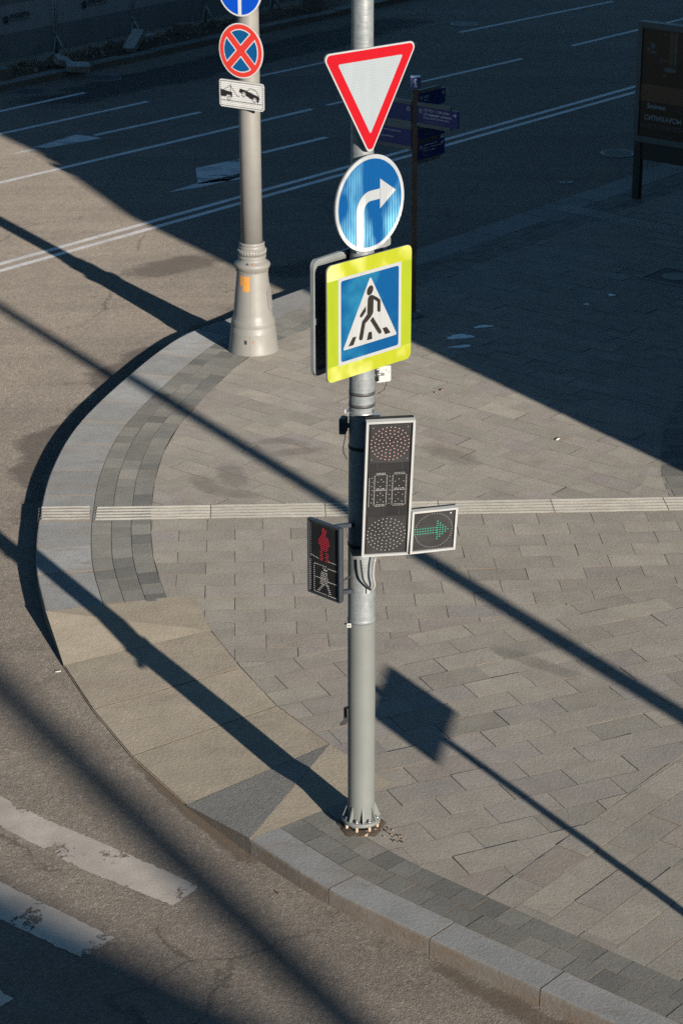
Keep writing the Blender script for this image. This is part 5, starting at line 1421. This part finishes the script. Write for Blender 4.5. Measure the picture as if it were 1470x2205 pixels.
# corner block: its upright edge throws the long shade line across the pavement
ea = at(885, 755); eb = at(1425, 995); edge = eb + az * 8.7
ex = lambda p, x, y: (p.x + x, p.y + y)
tall = building('corner_building', [ex(edge, 0, 0), ex(edge, 32, -3), ex(edge, 34, 9), ex(edge, 1.2, 9)], None, 6.25, 'tall stone corner building on the shaded side, its edge casting the long shadow line', n_floor=2)
perp = Vector((-az.y, az.x, 0)); perp = perp if perp.x > 0 else -perp
e2_ = edge + perp * .62
q = MB(); q.prism(ccw([ex(e2_, 0, 0), ex(e2_, 32, -3), ex(e2_, 34, 8), ex(e2_, 1.0, 8)]), 7.602, 24.0, m='facade'); q.build('upper_storeys', parent=tall)
q = MB(); LO = [ex(edge, 0, 0), ex(edge, 32, -3), ex(edge, 34, 9), ex(edge, 1.2, 9)]; HI = [ex(e2_, 0, 0), ex(e2_, 32, -3), ex(e2_, 34, 8), ex(e2_, 1.0, 8)]
q.mesh([(x, y, 6.252) for x, y in LO] + [(x, y, 7.6) for x, y in HI], [(0, 1, 2, 3), (4, 5, 6, 7)] + [(i, (i + 1) % 4, 4 + (i + 1) % 4, 4 + i) for i in range(4)], 'facade')
q.build('cornice', parent=tall)
# block behind the camera: its roof line ends the shade at the lower left
rfp = at(230, 2020, RZ) + az * 38; rd = Vector((math.cos(R(-40)), math.sin(R(-40)), 0)); rn = Vector((-rd.y, rd.x, 0)); rn = rn if rn.y < 0 else -rn
c0, c1 = rfp - rd * 27, rfp + rd * 12
building('street_building', [tuple(p[:2]) for p in (c0, c1, c1 + rn * 10, c0 + rn * 10)], None, 38 * tanel + RZ, 'stone street building behind the viewpoint, shading the lower left road', n_floor=3)
def mast(p, r0, r1, h_, label):
    p = Vector((p.x, p.y, -.02)); root = thing('lamp_mast', p, label, 'street lamp')
    q = MB(); q.lathe(p, [(r0, 0), (r0 * .95, 1.0), (r1, h_)], 24, 'lamp_paint'); q.build('shaft', parent=root)
    q = MB(); q.lathe(p, [(r0 * 1.7, 0), (r0 * 1.6, .5), (r0 * 1.1, .8), (r0 * 1.0, .85)], 24, 'lamp_paint'); q.build('base', parent=root)
    q = MB(); t = p + Vector((0, 0, h_)); q.tube(t, t + Vector((-1.2, -.6, .3)), .05, .04, 10, 'lamp_paint'); q.box(t + Vector((-1.5, -.75, .33)), (.7, .3, .12), m='dark_metal'); q.build('lamp_head', parent=root)
mast(at(1400, 1500) + az * 11.5, .13, .085, 13.0, 'slender lamp mast outside the picture whose thin shadow crosses the paving')
sb = (at(60, 1545, RZ) + at(640, 2090, RZ)) / 2
mast(sb + az * 44, .21, .17, 17.5, 'thick lamp mast outside the picture whose soft shadow crosses the near road')
A_, B_, C_, P_ = at(837, 1430), at(981, 1534), at(943, 1648), at(962, 1596)
D_ = 6.5; wv = B_ - C_; wid = wv.length; pb = P_ + az * D_; zb = D_ * tanel; zt_ = zb + (A_ - B_).length * tanel
root = thing('street_name_post', pb, 'slim post outside the picture with a wide plate whose square shadow lies by the pole', 'signpost')
q = MB(); q.lathe(pb, [(.045, 0), (.042, zt_ + .1)], 16, 'post_galv'); q.build('post', parent=root)
q = MB(); ctr = (B_ + C_) / 2 + az * D_; fr = frame(Vector((ctr.x, ctr.y, (zb + zt_) / 2)), math.atan2(wv.y, wv.x)); q.prism(rect(wid, zt_ - zb, .02), -.01, .01, fr, 'sign_back'); q.build('plate', parent=root)
wg = Vector((9.6, 24.6)); wd = Vector((st.x, st.y)); wn = Vector((st.y, -st.x))  # unseen wing, added to block sky light and darken the far road
q = MB(); q.prism(ccw([tuple(p) for p in (wg + wd * 6, wg + wd * 62, wg + wd * 62 + wn * 14, wg + wd * 6 + wn * 14)]), RZ - .02, 26.0, m='facade'); q.build('sky_block_wing', parent=tall)
